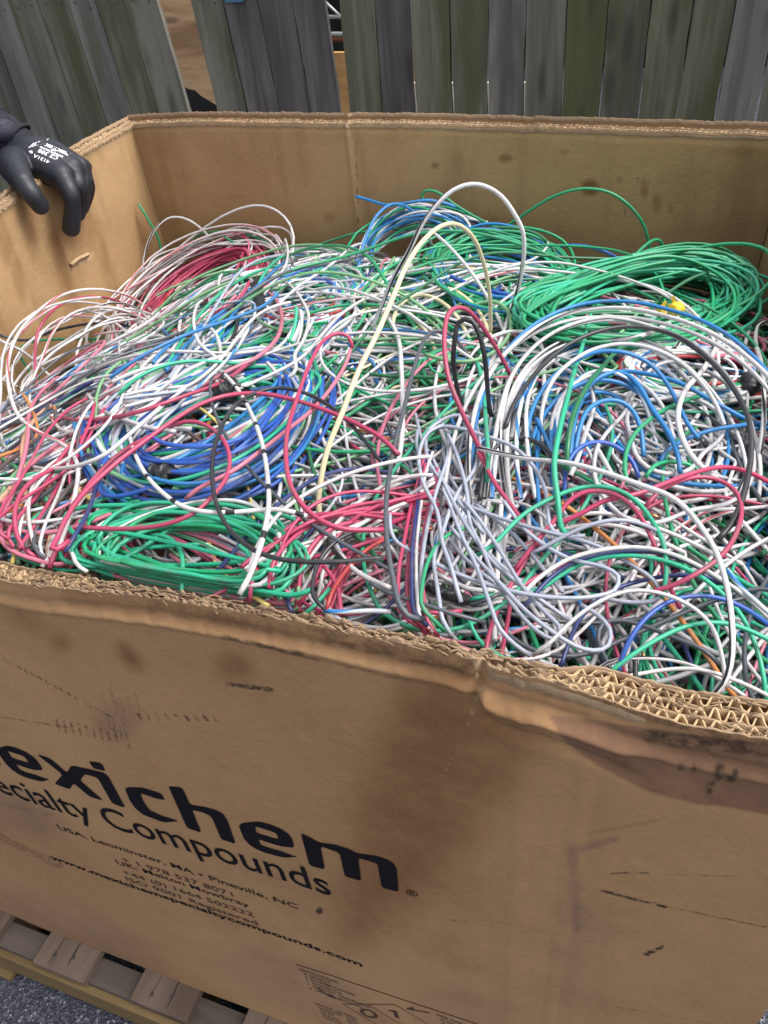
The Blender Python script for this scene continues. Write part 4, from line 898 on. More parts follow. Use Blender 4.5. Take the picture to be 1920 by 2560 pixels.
hw('darkgreen', 2.6, 'B', [(1240, 175), (1130, 240), (1020, 295), (940, 380), (870, 470), (820, 580), (792, 720), (790, 830)], 'dark green wire slanting down from the green coil', .05, .05)
hw('teal', 2.4, 'B', [(408, 345), (425, 450), (435, 560), (442, 660), (450, 770), (440, 900)], 'bright teal wire standing right of the black hairpin', .03, .03)
hw('red', 2.6, 'B', [(440, 790), (400, 700), (350, 600), (310, 510), (280, 430), (263, 330), (263, 210), (285, 135), (335, 115), (385, 150), (440, 225), (500, 320), (560, 435)], 'red wire in a narrow tall hairpin at the centre', .03, .06, 'arch')
hw('black', 2.7, 'B', [(350, 580), (320, 480), (300, 370), (305, 260), (325, 175), (355, 152), (390, 190), (425, 280), (442, 400), (450, 500), (462, 590)], 'black wire in a tall hairpin at the centre', .03, .06, 'arch')
hw('black', 2.7, 'B', [(520, 650), (560, 540), (640, 420), (740, 320), (850, 250), (1000, 205), (1130, 205), (1280, 250), (1410, 350), (1510, 470), (1575, 600), (1585, 750), (1560, 900), (1510, 1040), (1440, 1130)], 'black wire in a huge arch on the right side', .045, .07)
hw('whiteblack', 2.8, 'B', [(900, 262), (1040, 258), (1140, 235), (1230, 195), (1300, 130), (1370, 63), (1384, 85), (1340, 175), (1280, 270), (1250, 310)], 'white wire bent sharply upward in front of the green coil', .05, .05)
hw('white', 2.8, 'B', [(1330, 200), (1400, 225), (1450, 215), (1452, 250), (1420, 320), (1370, 400), (1300, 480), (1270, 580), (1290, 690), (1360, 800), (1440, 860)], 'thick white S-shaped wire near the right wall', .05, .04)
hw('whiteblack', 2.5, 'B', [(1659, 175), (1610, 170), (1580, 210), (1560, 280), (1540, 340)], 'black-striped white wire looping at the right wall', .03, .03)
hw('whiteblack', 2.5, 'B', [(1700, 250), (1659, 175), (1620, 190), (1605, 260), (1630, 360), (1640, 480), (1640, 620), (1620, 760)], 'second striped white loop against the right wall', .04, .04)
hw('dgrey', 2.5, 'B', [(395, 385), (340, 290), (285, 228), (225, 213), (182, 245), (130, 380), (95, 520), (50, 700), (20, 860), (8, 1000), (15, 1150), (40, 1300), (75, 1440), (105, 1560), (118, 1590)], 'long charcoal wire dropping through the middle to the front rim', .045, .03)
hw('white', 2.6, 'B', [(-160, -20), (-60, 60), (0, 140), (60, 250), (75, 400), (80, 560), (75, 700), (50, 840)], 'white wire running down left of the red hairpin', .03, .02)
hw('palegreen', 2.4, 'B', [(300, 150), (400, 103), (480, 92), (535, 130), (545, 220), (490, 300), (390, 350), (290, 352), (180, 320)], 'pale green wire in an open loop at the centre', .04, .03)
hw('whiteblack', 2.4, 'B', [(320, 420), (370, 330), (440, 260), (520, 225), (600, 222), (660, 255), (690, 310), (720, 400)], 'striped white bow above the grey bundle', .03, .03)
hw('cream', 2.7, 'B', [(30, 240), (50, 140), (100, 80), (170, 60), (260, 100), (330, 180), (370, 280), (360, 360)], 'pale yellow bow left of the centre hairpins', .02, .02)
hw('cream', 2.7, 'B', [(-180, 190), (-60, 120), (40, 110), (140, 170), (210, 280), (240, 400)], 'pale yellow wire sweeping into the middle', .015, .02)
hw('cream', 2.6, 'B', [(180, 60), (280, 35), (370, 90), (430, 170), (470, 280), (480, 360)], 'cream wire behind the centre hairpins', .02, .02)
hw('white', 2.4, 'B', [(590, -60), (560, 60), (530, 180), (480, 320), (430, 400)], 'white wire coming down from the tall arch', .03, .03)
for k, q in enumerate([[(150, 640), (140, 700), (170, 800), (230, 900), (330, 960), (450, 1010), (600, 1060), (750, 1100), (900, 1140), (1020, 1200), (1130, 1270), (1200, 1340), (1190, 1380), (1120, 1395), (960, 1380)],
        [(140, 570), (160, 680), (220, 790), (270, 900), (330, 1020), (400, 1130), (480, 1230), (580, 1310), (700, 1400), (800, 1470)],
        [(412, 740), (405, 640), (370, 590), (310, 580), (260, 600), (200, 640), (180, 700), (200, 800), (280, 900), (360, 1010), (430, 1100)],
        [(412, 720), (390, 820), (330, 900), (290, 980), (250, 1100), (215, 1200), (230, 1330), (250, 1460), (270, 1600)],
        [(240, 590), (280, 680), (270, 780), (230, 900), (190, 1050), (165, 1200), (160, 1350), (180, 1480)],
        [(170, 690), (230, 635), (330, 640), (440, 675), (560, 720), (650, 810), (700, 920), (715, 1060), (740, 1100), (800, 1112), (870, 1100)],
        [(280, 660), (330, 800), (360, 930), (370, 1050), (420, 1150), (480, 1290), (560, 1410), (650, 1510), (735, 1560), (782, 1552), (768, 1510), (700, 1440), (600, 1330), (520, 1200), (440, 1075), (350, 950)],
        [(30, 1000), (30, 1090), (60, 1140), (150, 1185), (270, 1250), (400, 1300), (600, 1355), (800, 1375), (940, 1362), (1015, 1325), (1010, 1270), (950, 1240), (800, 1205), (700, 1150), (600, 1070), (520, 950)],
        [(260, 900), (330, 1090), (400, 1240), (450, 1380), (510, 1540), (570, 1640), (612, 1690)],
        [(640, 1185), (750, 1122), (880, 1062), (1000, 1035), (1100, 1050), (1180, 1085), (1228, 1135), (1212, 1185)],
        [(850, 1400), (930, 1450), (985, 1530), (965, 1590), (905, 1606), (820, 1580), (700, 1500), (600, 1420), (500, 1310), (380, 1180), (290, 1060)],
        [(330, 1400), (290, 1240), (250, 1130), (230, 1000), (170, 880), (150, 760), (190, 660), (260, 620)]]):
    hw('grey', 2.1, 'B', q, ['blue-grey wire running the full width from the grey bundle', 'blue-grey wire slanting down from the grey bundle', 'blue-grey wire turned over the top of the grey bundle', 'blue-grey wire crossing to the lower left of the grey bundle', 'blue-grey wire hanging steeply from the grey bundle',
       'blue-grey wire arching right out of the grey bundle', 'blue-grey wire doubled into a long narrow loop towards the front rim', 'blue-grey wire swung into a flat loop over the front wires', 'blue-grey wire reaching the torn rim', 'blue-grey wire in a shallow arc over the red arc',
       'blue-grey wire ending in a round bend near the front', 'blue-grey wire at the back edge of the grey bundle'][k], .030 + .002 * k, .015)
# front right
hw('whiteblack', 2.6, 'B', [(410, 725), (600, 770), (800, 790), (980, 840), (1120, 890), (1250, 940), (1350, 1040), (1410, 1130), (1445, 1200), (1480, 1320), (1500, 1450), (1505, 1580), (1490, 1690), (1450, 1770), (1400, 1815)], 'thick white wire sweeping across the right side down to the torn rim', .05, .05)
hw('white', 1.9, 'E', [(620, 845), (690, 740), (770, 650), (860, 570), (960, 510), (1080, 475), (1200, 490), (1320, 540), (1410, 620), (1450, 720), (1470, 830), (1475, 900)], 'white printed wire arching from the torn rim', .045, .035)
hw('red', 2.4, 'E', [(560, 400), (640, 290), (740, 170), (800, 90), (880, 45), (960, 50), (1050, 90), (1110, 160), (1150, 240), (1190, 330), (1230, 450), (1280, 560)], 'red wire arched under the teal arc on the right', .03, .03)
hw('teal', 2.3, 'E', [(400, 330), (450, 300), (520, 230), (600, 150), (700, 90), (820, 40), (920, 25), (1020, 45), (1100, 100), (1160, 180), (1205, 270), (1220, 400), (1200, 520)], 'teal wire in the wide arc over the red arc', .036, .03)
hw('red', 2.5, 'B', [(1720, 900), (1659, 872), (1560, 822), (1450, 808), (1340, 833), (1200, 885), (1080, 930), (960, 950), (850, 1010), (740, 1060)], 'red wire bowed near the right wall', .04, .03)
hw('red', 2.4, 'B', [(1130, 985), (1180, 920), (1270, 870), (1370, 848), (1450, 862), (1520, 910), (1545, 1000), (1510, 1120), (1450, 1200), (1350, 1270), (1250, 1320), (1150, 1350)], 'red wire curled in a big C on the right', .042, .03)
hw('white', 2.1, 'E', [(560, 560), (620, 470), (700, 400), (800, 340), (900, 310), (1040, 290), (1180, 300), (1320, 350), (1440, 420), (1560, 500), (1659, 600)], 'white wire topmost of the three long front-right bows', .04, .02)
hw('navy', 2.1, 'E', [(600, 560), (700, 440), (800, 365), (900, 330), (1050, 310), (1200, 317), (1350, 372), (1480, 450), (1600, 530), (1680, 590)], 'navy wire under the long white bow', .034, .02)
hw('teal', 2.2, 'E', [(370, 520), (450, 500), (560, 490), (680, 470), (780, 400), (900, 345), (1040, 326), (1180, 340), (1330, 395), (1450, 480), (1540, 580), (1600, 700), (1640, 850), (1650, 970)], 'teal wire following the long white bow to the right', .03, .02)
hw('blue', 2.2, 'E', [(1005, 860), (1030, 760), (1080, 660), (1160, 570), (1270, 510), (1400, 500), (1510, 530), (1600, 580), (1680, 640)], 'blue fabric-like wire arching from the torn corrugation', .045, .03)
hw('teal', 2.2, 'E', [(960, 855), (1050, 770), (1160, 700), (1280, 640), (1400, 615), (1520, 625), (1600, 660), (1690, 705)], 'green wire bowed low over the torn corrugation', .045, .02)
hw('dgrey', 2.0, 'E', [(-60, 440), (0, 480), (80, 508), (150, 530), (300, 580), (440, 613)], 'dark grey cut end over the black tape wrap', .04, .01)
hw('black', 2.3, 'E', [(1086, 880), (1086, 820), (1086, 768)], 'black stub standing up at the torn corrugation', .05)
hw('green', 2.0, 'E', [(215, 770), (205, 740), (178, 640), (160, 520), (175, 400), (210, 310), (270, 240), (370, 195)], 'green wire rising from the front rim left of the grey loops', .04, .02)
hw('teal', 2.0, 'E', [(365, 590), (400, 680), (460, 740), (520, 770), (570, 800)], 'short teal wire dipping behind the front rim', .02)
hw('red', 2.1, 'E', [(125, 740), (80, 620), (60, 500), (65, 380), (90, 250), (120, 100), (150, 0), (180, -120)], 'red wire outermost left of the red and navy strip', .035, .01)
hw('red', 2.1, 'E', [(160, 745), (120, 620), (100, 480), (105, 350), (125, 200), (150, 60), (185, -80)], 'red wire second in the red and navy strip', .035, .01)
hw('white', 1.8, 'E', [(175, 745), (150, 600), (140, 450), (140, 300), (158, 120), (182, -40), (215, -130)], 'white wire inside the red and navy strip', .038, .01)
hw('navy', 2.0, 'E', [(145, 740), (128, 600), (120, 450), (122, 300), (143, 120), (168, -40), (200, -130)], 'navy wire inside the red strip at front centre', .04, .01)
hw('red', 2.1, 'E', [(215, 735), (185, 600), (165, 450), (160, 320), (185, 160), (220, 40), (235, -60)], 'red wire right edge of the red and navy strip', .036, .01)
hw('red', 2.3, 'E', [(180, 735), (145, 640), (150, 590), (190, 570), (260, 575), (340, 560)], 'red bent wire end at the front rim', .03)
hw('dgrey', 2.2, 'E', [(985, 840), (960, 780), (925, 690), (925, 640), (960, 608), (1050, 607), (1150, 640), (1300, 700), (1400, 745), (1450, 800)], 'charcoal hooked wire under the white printed arch', .03)
hw('white', 1.8, 'E', [(1030, 858), (1150, 828), (1260, 815), (1380, 820), (1480, 850), (1600, 900), (1680, 945)], 'white printed wire lying along the torn corrugation', .04)
hw('whiteblack', 1.8, 'E', [(890, 850), (960, 790), (1080, 768), (1220, 775), (1340, 800), (1450, 860), (1560, 940)], 'striped white wire just inside the torn corrugation', .036)
hw('navy', 2.1, 'E', [(760, 820), (800, 700), (840, 610), (900, 540), (1000, 470), (1130, 430), (1280, 410), (1400, 420), (1520, 470)], 'navy wire bowed behind the white printed arch', .03)
hw('red', 2.2, 'E', [(495, 810), (530, 640), (560, 500), (640, 430), (760, 370), (850, 310)], 'red wire leaning up from the rim behind the grey loops', .02)
hw('red', 2.2, 'E', [(430, 800), (455, 660), (500, 540), (580, 400), (650, 280)], 'red wire slanting up from the front rim centre', .02)
hw('whiteblue', 2.3, 'E', [(1480, 380), (1530, 450), (1600, 520), (1690, 600)], 'blue and white twisted pair at the right edge', .05)
hw('white', 2.2, 'B', [(640, 1120), (750, 1050), (850, 1012), (980, 1010), (1100, 1045), (1230, 1090), (1340, 1140), (1450, 1200)], 'white wire bowed across the right beneath the teal arc', .025)
hw('whitered', 2.2, 'B', [(560, 1180), (700, 1100), (850, 1060), (1000, 1060), (1150, 1110), (1300, 1180)], 'white red-traced wire bowed under the white one', .022)
hw('red', 2.5, 'B', [(410, 740), (480, 880), (560, 990), (620, 1080), (680, 1160)], 'red wire slanting down through the grey bundle', .04)
hw('black', 2.4, 'B', [(410, 960), (425, 860), (460, 750), (520, 695), (600, 680), (680, 710), (750, 790), (790, 880), (800, 940)], 'black wire bowed between the grey bundle and the white arch bundle', .03)
hw('sky', 2.7, 'B', [(800, 800), (815, 650), (850, 520), (900, 440), (980, 398), (1040, 400), (1100, 455), (1160, 560), (1230, 660), (1270, 760), (1278, 840)], 'bright blue wire in the outer arch of the blue cluster', .045, .04)
hw('sky', 2.6, 'B', [(820, 790), (840, 660), (880, 560), (950, 520), (1020, 520), (1075, 560), (1110, 650), (1120, 770)], 'bright blue wire in the inner arch of the blue cluster', .04, .04)
hw('sky', 2.5, 'B', [(840, 560), (900, 450), (1000, 395), (1150, 408), (1290, 450), (1400, 512), (1560, 600), (1680, 650)], 'bright blue wire stretched right to the wall', .035, .03)
hw('sky', 2.4, 'B', [(1190, 800), (1220, 740), (1300, 690), (1400, 652), (1550, 628), (1690, 610)], 'bright blue wire level across the right side', .03, .02)
hw('sky', 2.3, 'B', [(660, 590), (690, 660), (725, 760), (740, 850)], 'blue wire between the teal and white wires', .025)
hw('sky', 2.4, 'B', [(850, 470), (920, 560), (980, 660), (1060, 760), (1150, 840), (1300, 880), (1500, 890), (1680, 880)], 'bright blue wire running low to the right', .02)
hw('blue', 2.4, 'B', [(780, 950), (790, 800), (850, 720), (960, 700), (1060, 760), (1100, 860)], 'deep blue low arch inside the blue cluster', .03, .02)
hw('green', 2.3, 'B', [(1050, 890), (1040, 780), (1080, 670), (1180, 580), (1300, 520), (1420, 488)], 'green wire curving up to the right beside the blue cluster', .04, .02)
hw('green', 2.3, 'B', [(1130, 860), (1170, 800), (1250, 783), (1330, 800), (1400, 860)], 'short green bow on the right', .03)
hw('green', 2.1, 'B', [(1400, 200), (1480, 260), (1560, 330), (1659, 360)], 'green wire reaching the right wall', .03)
hw('black', 2.4, 'B', [(900, 500), (1000, 470), (1150, 458), (1300, 460), (1450, 470)], 'straight black wire level under the big arch', .03)
hw('white', 2.6, 'B', [(780, 560), (840, 620), (900, 700), (950, 780), (990, 860)], 'white wire crossing inside the blue cluster', .045)
hw('whiteblack', 2.6, 'B', [(820, 340), (900, 480), (905, 560), (870, 660), (840, 760), (800, 860)], 'striped white wire dropping by the dark green wire', .05)
# front left and front middle
hw('red', 2.7, 'C', [(480, -10), (380, 130), (300, 230), (240, 310), (190, 410)], 'thick red wire lying along the lower left', .03)
hw('whitered', 2.5, 'C', [(420, 0), (330, 120), (270, 250), (210, 340), (160, 400)], 'pinkish white wire beside the thick red one at lower left', .025)
hw('red', 2.2, 'C', [(350, 210), (500, 205), (620, 210), (740, 175), (830, 130), (900, 70), (960, 0)], 'red wire across the top of the front green coil', .04)
hw('red', 2.2, 'C', [(870, 560), (980, 470), (1080, 420), (1180, 370), (1300, 343), (1420, 320), (1560, 280), (1680, 240)], 'red wire slanting off the front green coil', .03)
hw('red', 2.3, 'C', [(1045, 580), (1090, 440), (1150, 310), (1230, 220), (1320, 160), (1430, 145), (1560, 150), (1680, 165)], 'red wire in a wide bend right of the front green coil', .036, .01)
hw('yellow', 2.5, 'C', [(888, 140), (900, 260), (930, 350), (990, 430), (1060, 480), (1160, 550)], 'yellow wire curving through the front green coil', .025)
hw('teal', 2.4, 'C', [(640, 240), (700, 235), (760, 270), (790, 340), (785, 430), (762, 525)], 'teal wire hanging out of the front green coil to the rim', .04)
hw('teal', 2.4, 'C', [(313, 300), (318, 345), (350, 368), (430, 372), (520, 345), (620, 290), (720, 220), (850, 145), (960, 110)], 'teal wire hooked at the left tip of the front green coil', .04)
hw('white', 2.2, 'C', [(265, 275), (280, 268), (310, 300), (320, 370), (325, 460)], 'white bent wire end at the left tip of the green coil', .04)
hw('navy', 2.2, 'C', [(1380, 180), (1290, 290), (1245, 400), (1235, 500), (1240, 610)], 'navy wire dropping to the rim right of the green coil', .025)
hw('black', 2.2, 'C', [(1659, 215), (1560, 215), (1470, 250), (1390, 330), (1355, 420), (1352, 520), (1362, 640)], 'black wire in a half bow over the striped bundle', .04)
hw('white', 2.6, 'C', [(1680, 70), (1540, 130), (1450, 190), (1440, 250), (1500, 360), (1560, 410), (1690, 470)], 'thick white bend right of the striped bundle', .035)
hw('whiteblue', 2.4, 'C', [(1390, 578), (1500, 570), (1600, 566), (1690, 566)], 'flat white and blue twisted strip near the front rim', .03)
hw('red', 2.3, 'C', [(1400, 365), (1450, 440), (1468, 540), (1440, 655)], 'red wire hanging straight to the front rim', .03)
hw('brick', 2.3, 'C', [(1660, 250), (1560, 320), (1460, 440), (1400, 560), (1375, 630)], 'dark red wire slanting to the front rim middle', .034)
hw('yellow', 2.4, 'C', [(-10, 255), (40, 280), (62, 330), (30, 385)], 'yellow wire bend at the left edge', .02)
hw('black', 2.1, 'C', [(1360, 180), (1440, 300), (1530, 390), (1659, 470), (1720, 500)], 'black wire falling right past the striped bundle', .03)
hw('black', 2.0, 'C', [(1340, 130), (1480, 120), (1600, 130), (1680, 150)], 'short black wire above the striped bundle', .02)
hw('palegreen', 2.3, 'C', [(650, 330), (690, 420), (760, 500), (840, 545)], 'pale green wire inside the front green coil', .02)
hw('pink', 2.3, 'C', [(740, 320), (830, 400), (930, 470), (1010, 540)], 'pink wire seen through the front green coil', .018)
hw('teal', 2.3, 'C', [(1430, 460), (1380, 520), (1300, 600)], 'short teal stub by the front rim', .02)
NH = len(H_)
heroes = []
for k, (col, r, c, pts, lab, lift, arch, mode) in enumerate(H_):
    if c == 'A' and lift >= .025: lift += .045      # these pass over the raised blue coil
    P = finish(trace3d(c, pts, lift, arch, mode, seed=k)); heroes.append(P)
    o = tube_obj('wire', P, r * ga(P) / 1000, WM[col], None, 8); tag(o, lab, 'wire', 'loose wires one can follow')

# --- coils and bundles held together with tape: a thing with its strands as parts
def knot(P, r, mat, name, parent, ln=.035, seed=0, tail=True):
    """irregular wrap of tape round a bundle: P axis points"""
    rg = np.random.default_rng(seed); n = 22; a = np.linspace(0, 1, n); ax = resample(P, ln / 21)[:n] if len(P) > 2 else P[0] + (P[1] - P[0]) * a[:, None]
    n = len(ax); a = np.linspace(0, 1, n)
    rr = r * (.78 + .22 * np.sin(a * math.pi) + rg.normal(0, .07, n)); rr[0] *= .8; rr[-1] *= .8; V, Q, uv = tube_arrays(ax, rr, 13)
    cen = np.repeat(ax, 13, 0); V = cen + (V - cen) * (1 + .16 * np.sin(np.arange(len(V)) % 13 * 1.7 + np.arange(len(V)) // 13 * .55)[:, None] + rg.normal(0, .05, (len(V), 1)))
    if tail:
        e = ax[n // 2]; d = rg.normal(0, 1, 3); d[2] = abs(d[2]) + .4; d /= np.linalg.norm(d); s_ = np.cross(d, [0.3, .9, .2]); s_ /= np.linalg.norm(s_)
        tp = [e + d * t * r * 2.6 + np.array([0, 0, -t * t * r * .8]) for t in np.linspace(0, 1, 6)]
        tv = [p + s_ * q * r * .38 * (1 - .3 * i / 5) for i, p in enumerate(tp) for q in (-1, 1)]; tv2 = [p + np.cross(d, s_) * .0008 for p in tv]
        b0 = len(V); V = np.vstack([V, tv, tv2]); q1 = [(b0 + 2 * i, b0 + 2 * i + 1, b0 + 2 * i + 3, b0 + 2 * i + 2) for i in range(5)]; q2 = [tuple(x + 12 for x in q)[::-1] for q in q1]
        Q = np.vstack([Q, q1, q2])
    return link(name, mesh_np(name, V, Q), mat, parent, False)

def coil(label, cD, rx, ry, rot, n, cols, seed, lift=.02, thick=.02, jit=.12, r=2.2, turns=1.0, partial=.2, tapes=(), squash=None, group='coils of wire lying on the pile', ends=0, tilt=0.0, tapemat=None, taper=0.0):
    """strands follow an oval laid on the pile; oval given by where it shows in the photograph"""
    rg = np.random.default_rng(seed); root = None; cr, sr = math.cos(math.radians(rot)), math.sin(math.radians(rot)); allP = []
    for k in range(n):
        e = rg.normal(0, jit * .6, 4); sx = 1 + e[0] * .6 - abs(rg.normal(0, jit * .4)); sy = 1 + e[1] - abs(rg.normal(0, jit))
        ox, oy = rg.normal(0, jit * .25, 2); dr = math.radians(rg.normal(0, 22 * jit))
        full = rg.random() > partial; a0 = rg.uniform(0, 2 * math.pi); span = 2 * math.pi * (turns + .06 if full else rg.uniform(.45, .85))
        a = np.linspace(a0, a0 + span, int(26 * span / 6.28) + 6)
        wob = 1 + rg.uniform(.2, 1) * .24 * jit * np.sin(a * 2 + rg.uniform(0, 6)) + .20 * jit * np.sin(a * 3 + rg.uniform(0, 6)) + .08 * jit * np.sin(a * 5 + rg.uniform(0, 6))
        x = rx * sx * np.cos(a) * wob + ox * rx; y = ry * sy * np.sin(a) * wob + oy * ry
        if taper: y = y * (1 - taper * (.5 - .5 * np.cos(a)))
        x, y = x * math.cos(dr) - y * math.sin(dr), x * math.sin(dr) + y * math.cos(dr)
        u = cD[0] + x * cr - y * sr; v = cD[1] + x * sr + y * cr
        uv = px('D', np.stack([u, v], 1)); ds = smooth1(hit(uv), 5)
        dep = np.median(ds) if tilt else ds
        up = rg.uniform(0, 1)
        dd = ds * (1 - tilt) + (np.median(ds) * tilt) - lift - thick * up - .004 * np.sin(a * 4 + k)
        dd = np.minimum(dd, ds - .008)
        P = np.array([0, 0, CAMZ]) + rays(uv) * smooth1(dd, 4)[:, None]
        P[:, 0] = np.clip(P[:, 0], X0 + .022, xr(P[:, 1]) - .022); P[:, 1] = np.clip(P[:, 1], Y0 + .038, Y1 - .022)
        allP.append(finish(P, .008))
    c0 = np.vstack(allP).mean(0); root = empty('wire_coil', tuple(c0)); tag(root, label, 'wire coil', group)
    for k, P in enumerate(allP):
        col = cols[rg.integers(len(cols))]; tube_obj('strand', P, (r * ga(P) + rg.normal(0, .16)) / 1000, WM[col], root, 7)
    for (x, y, ax_, ay_, rr_) in tapes:
        uv = px('D', [(x - ax_, y - ay_), (x, y), (x + ax_, y + ay_)]); ds = hit(uv) - lift - thick * 1.0
        P = np.array([0, 0, CAMZ]) + rays(uv) * ds[:, None]; knot(catmull(P, n_per=10), rr_, tapemat or m_tape, 'tape_wrap', root, ln=np.linalg.norm(P[2] - P[0]), seed=int(x))
    return root

coil('blue, white and green coil bound with black tape on the left', (442, 905), 238, 122, -24, 66, ['blue', 'blue', 'sky', 'white', 'white', 'pgrey', 'teal', 'whiteblue', 'whiteblue', 'grey', 'pink', 'palegreen', 'green', 'whitered'], 1, lift=.026, thick=.034, jit=.24, r=2.5,
     tapes=[(352, 1028, 24, 5, .010), (490, 842, 22, -8, .011)])
coil('large loose coil of blue, white and green wire behind the blue one', (590, 700), 205, 108, -28, 64, ['sky', 'white', 'green', 'whiteblue', 'grey', 'pgrey', 'green', 'blue', 'white', 'palegreen', 'teal'], 2, lift=.018, thick=.036, jit=.22, r=2.1,
     tapes=[(557, 612, 3, 22, .009), (560, 650, 2, 20, .008)])
coil('red and white coil wrapped in black tape at the back left', (425, 645), 158, 64, -38, 64, ['red'] * 6 + ['pink', 'white', 'red', 'whitered'], 3, lift=.036, thick=.036, jit=.18, r=2.1, tapes=[(380, 625, 12, -14, .009)])
coil('loose white wire loops over the back left', (420, 650), 235, 110, -30, 14, ['white', 'whitered', 'white', 'pink', 'whitered'], 4, lift=.016, thick=.03, jit=.2, r=2.0)
coil('small coil of white and blue wire behind the taped bundle', (650, 640), 110, 60, 0, 30, ['white', 'sky', 'white', 'whiteblue', 'green', 'brick', 'blue'], 41, lift=.012, thick=.03, jit=.2, r=2.1)
coil('green oval coil at the front left beside the rim', (415, 1190), 238, 100, 4, 24, ['teal'] * 5 + ['green', 'white'], 5, lift=.026, thick=.030, jit=.32, r=2.3, partial=.5)
coil('pink, grey and pale green coil under the front green one', (420, 1240), 215, 88, 22, 18, ['pink', 'grey', 'palegreen', 'pgrey', 'red', 'whitegreen'], 6, lift=.014, thick=.012, jit=.2, r=2.2, partial=.4)
coil('big bright green coil tied with yellow tape before the back wall', (1372, 652), 250, 108, -7, 130, ['green'] * 10 + ['teal'] * 4, 7, lift=.028, thick=.11, jit=.2, r=2.3, tilt=.55, taper=.4, tapes=[(1392, 618, 7, 2, .0075), (1460, 667, 8, -3, .0075), (1428, 672, 5, 0, .006)], tapemat=m_ytape)
coil('green coil with blue strands standing against the back wall middle', (1080, 590), 150, 88, 6, 60, ['green'] * 7 + ['sky', 'darkgreen', 'teal', 'blue', 'green'], 8, lift=.03, thick=.05, jit=.2, r=2.3, tilt=.3)
coil('blue and white coil standing at the back left of the green one', (900, 560), 130, 105, -20, 26, ['sky', 'white', 'whiteblue', 'green', 'navy'], 9, lift=.012, thick=.04, jit=.2, r=2.2, tilt=.3)
coil('loose red, white and green coil near the right wall', (1500, 800), 150, 62, 4, 46, ['white', 'whitered', 'brick', 'red', 'green', 'pgrey', 'whitegreen', 'whiteblue', 'sky'], 10, lift=.008, thick=.03, jit=.18, r=2.1, tapes=[(1618, 830, 6, 14, .008)])
coil('white loops with black stripes at the far right', (1450, 960), 175, 150, 20, 8, ['white', 'whiteblack', 'whiteblack', 'pgrey'], 11, lift=.012, thick=.03, jit=.5, r=2.2)

def bundle(label, pts, n, cols, seed, wid=.02, r=2.2, lift=.02, arch=0.0, spread=None, ends=.04, mode='lay', tapes=(), group='bundles of parallel wire'):
    P0 = trace3d('D', pts, lift, arch, mode, seed); P0 = resample(P0, .012); P0 = np.stack([smooth1(P0[:, q], 5) for q in range(3)], 1); rg = np.random.default_rng(seed); m = len(P0); t = np.linspace(0, 1, m)
    T = np.gradient(P0, axis=0); T /= np.linalg.norm(T, axis=1)[:, None]; cd = P0 - np.array([0, 0, CAMZ]); cd /= np.linalg.norm(cd, axis=1)[:, None]
    S = np.cross(T, cd); S = np.stack([smooth1(S[:, q], 9) for q in range(3)], 1); S /= np.linalg.norm(S, axis=1)[:, None]; sp_ = np.interp(t, *(spread or ([0, 1], [1, 1])))
    root = empty('wire_bundle', tuple(P0.mean(0))); tag(root, label, 'wire bundle', group)
    for k in range(n):
        u = (k + .5) / n * 2 - 1 + rg.normal(0, .12); w_ = rg.uniform(-.5, .5); f1, f2, p1, p2 = rg.uniform(1, 3), rg.uniform(2, 5), *rg.uniform(0, 6.28, 2)
        off = (u + .38 * np.sin(f1 * t * 2 + p1) + .06 * np.sin(f2 * t * 2.2 + p2)) * wid * sp_
        i0, i1 = int(rg.uniform(0, ends) * m), m - int(rg.uniform(0, ends) * m)
        P = P0 + S * off[:, None] - cd * (w_ * .010 + .005 * np.sin(f2 * t * 3 + p1))[:, None]
        P = P[i0:i1]; P[:, 0] = np.clip(P[:, 0], X0 + .022, xr(P[:, 1]) - .022); P[:, 1] = np.clip(P[:, 1], Y0 + .038, Y1 - .022)
        tube_obj('strand', finish(P, .008), (r * ga(P) + rg.normal(0, .14)) / 1000, WM[cols[rg.integers(len(cols))]], root, 7)
    for (tt, rr_, ln) in tapes:
        i = int(tt * (m - 1)); h_ = max(2, int(ln / .024)); knot(P0[max(0, i - h_):i + h_ + 1] - cd[max(0, i - h_):i + h_ + 1] * .003, rr_, m_tape, 'tape_wrap', root, ln=ln, seed=i)
    return root
bundle('arching bundle of white wires with black stripes on the right', [(1075, 1120), (1075, 1020), (1085, 920), (1115, 830), (1170, 765), (1250, 725), (1350, 722), (1440, 750), (1530, 820), (1590, 920), (1605, 1020), (1575, 1120)], 14, ['white', 'whiteblack', 'whiteblack', 'white', 'pgrey', 'whiteblue', 'teal', 'sky'], 20, wid=.036, lift=.018, arch=.04, r=2.4, spread=([0, .35, .6, 1], [1.2, .8, .8, 1.6]))
bundle('white striped wires hanging down under the arching bundle', [(1130, 780), (1095, 860), (1075, 960), (1065, 1060), (1050, 1160), (1040, 1230)], 12, ['white', 'whiteblack', 'pgrey', 'whiteblue', 'white'], 21, wid=.034, lift=.010, r=2.2)
bundle('blue strands fanning out under the arching bundle', [(1200, 990), (1215, 930), (1245, 870), (1300, 840), (1360, 870), (1410, 940), (1440, 1010)], 11, ['sky', 'sky', 'whiteblue', 'sky', 'white'], 22, wid=.045, lift=.012, arch=.02, r=2.4, spread=([0, .4, 1], [.5, .7, 1.4]))
bundle('red and white parallel wires curving to the front rim', [(610, 1345), (650, 1280), (690, 1225), (750, 1175), (820, 1140), (900, 1120), (980, 1110)], 26, ['whitered', 'white', 'red', 'pink', 'white', 'red'], 23, wid=.036, lift=.016, r=2.2, spread=([0, .5, 1], [1.2, 1, .9]))
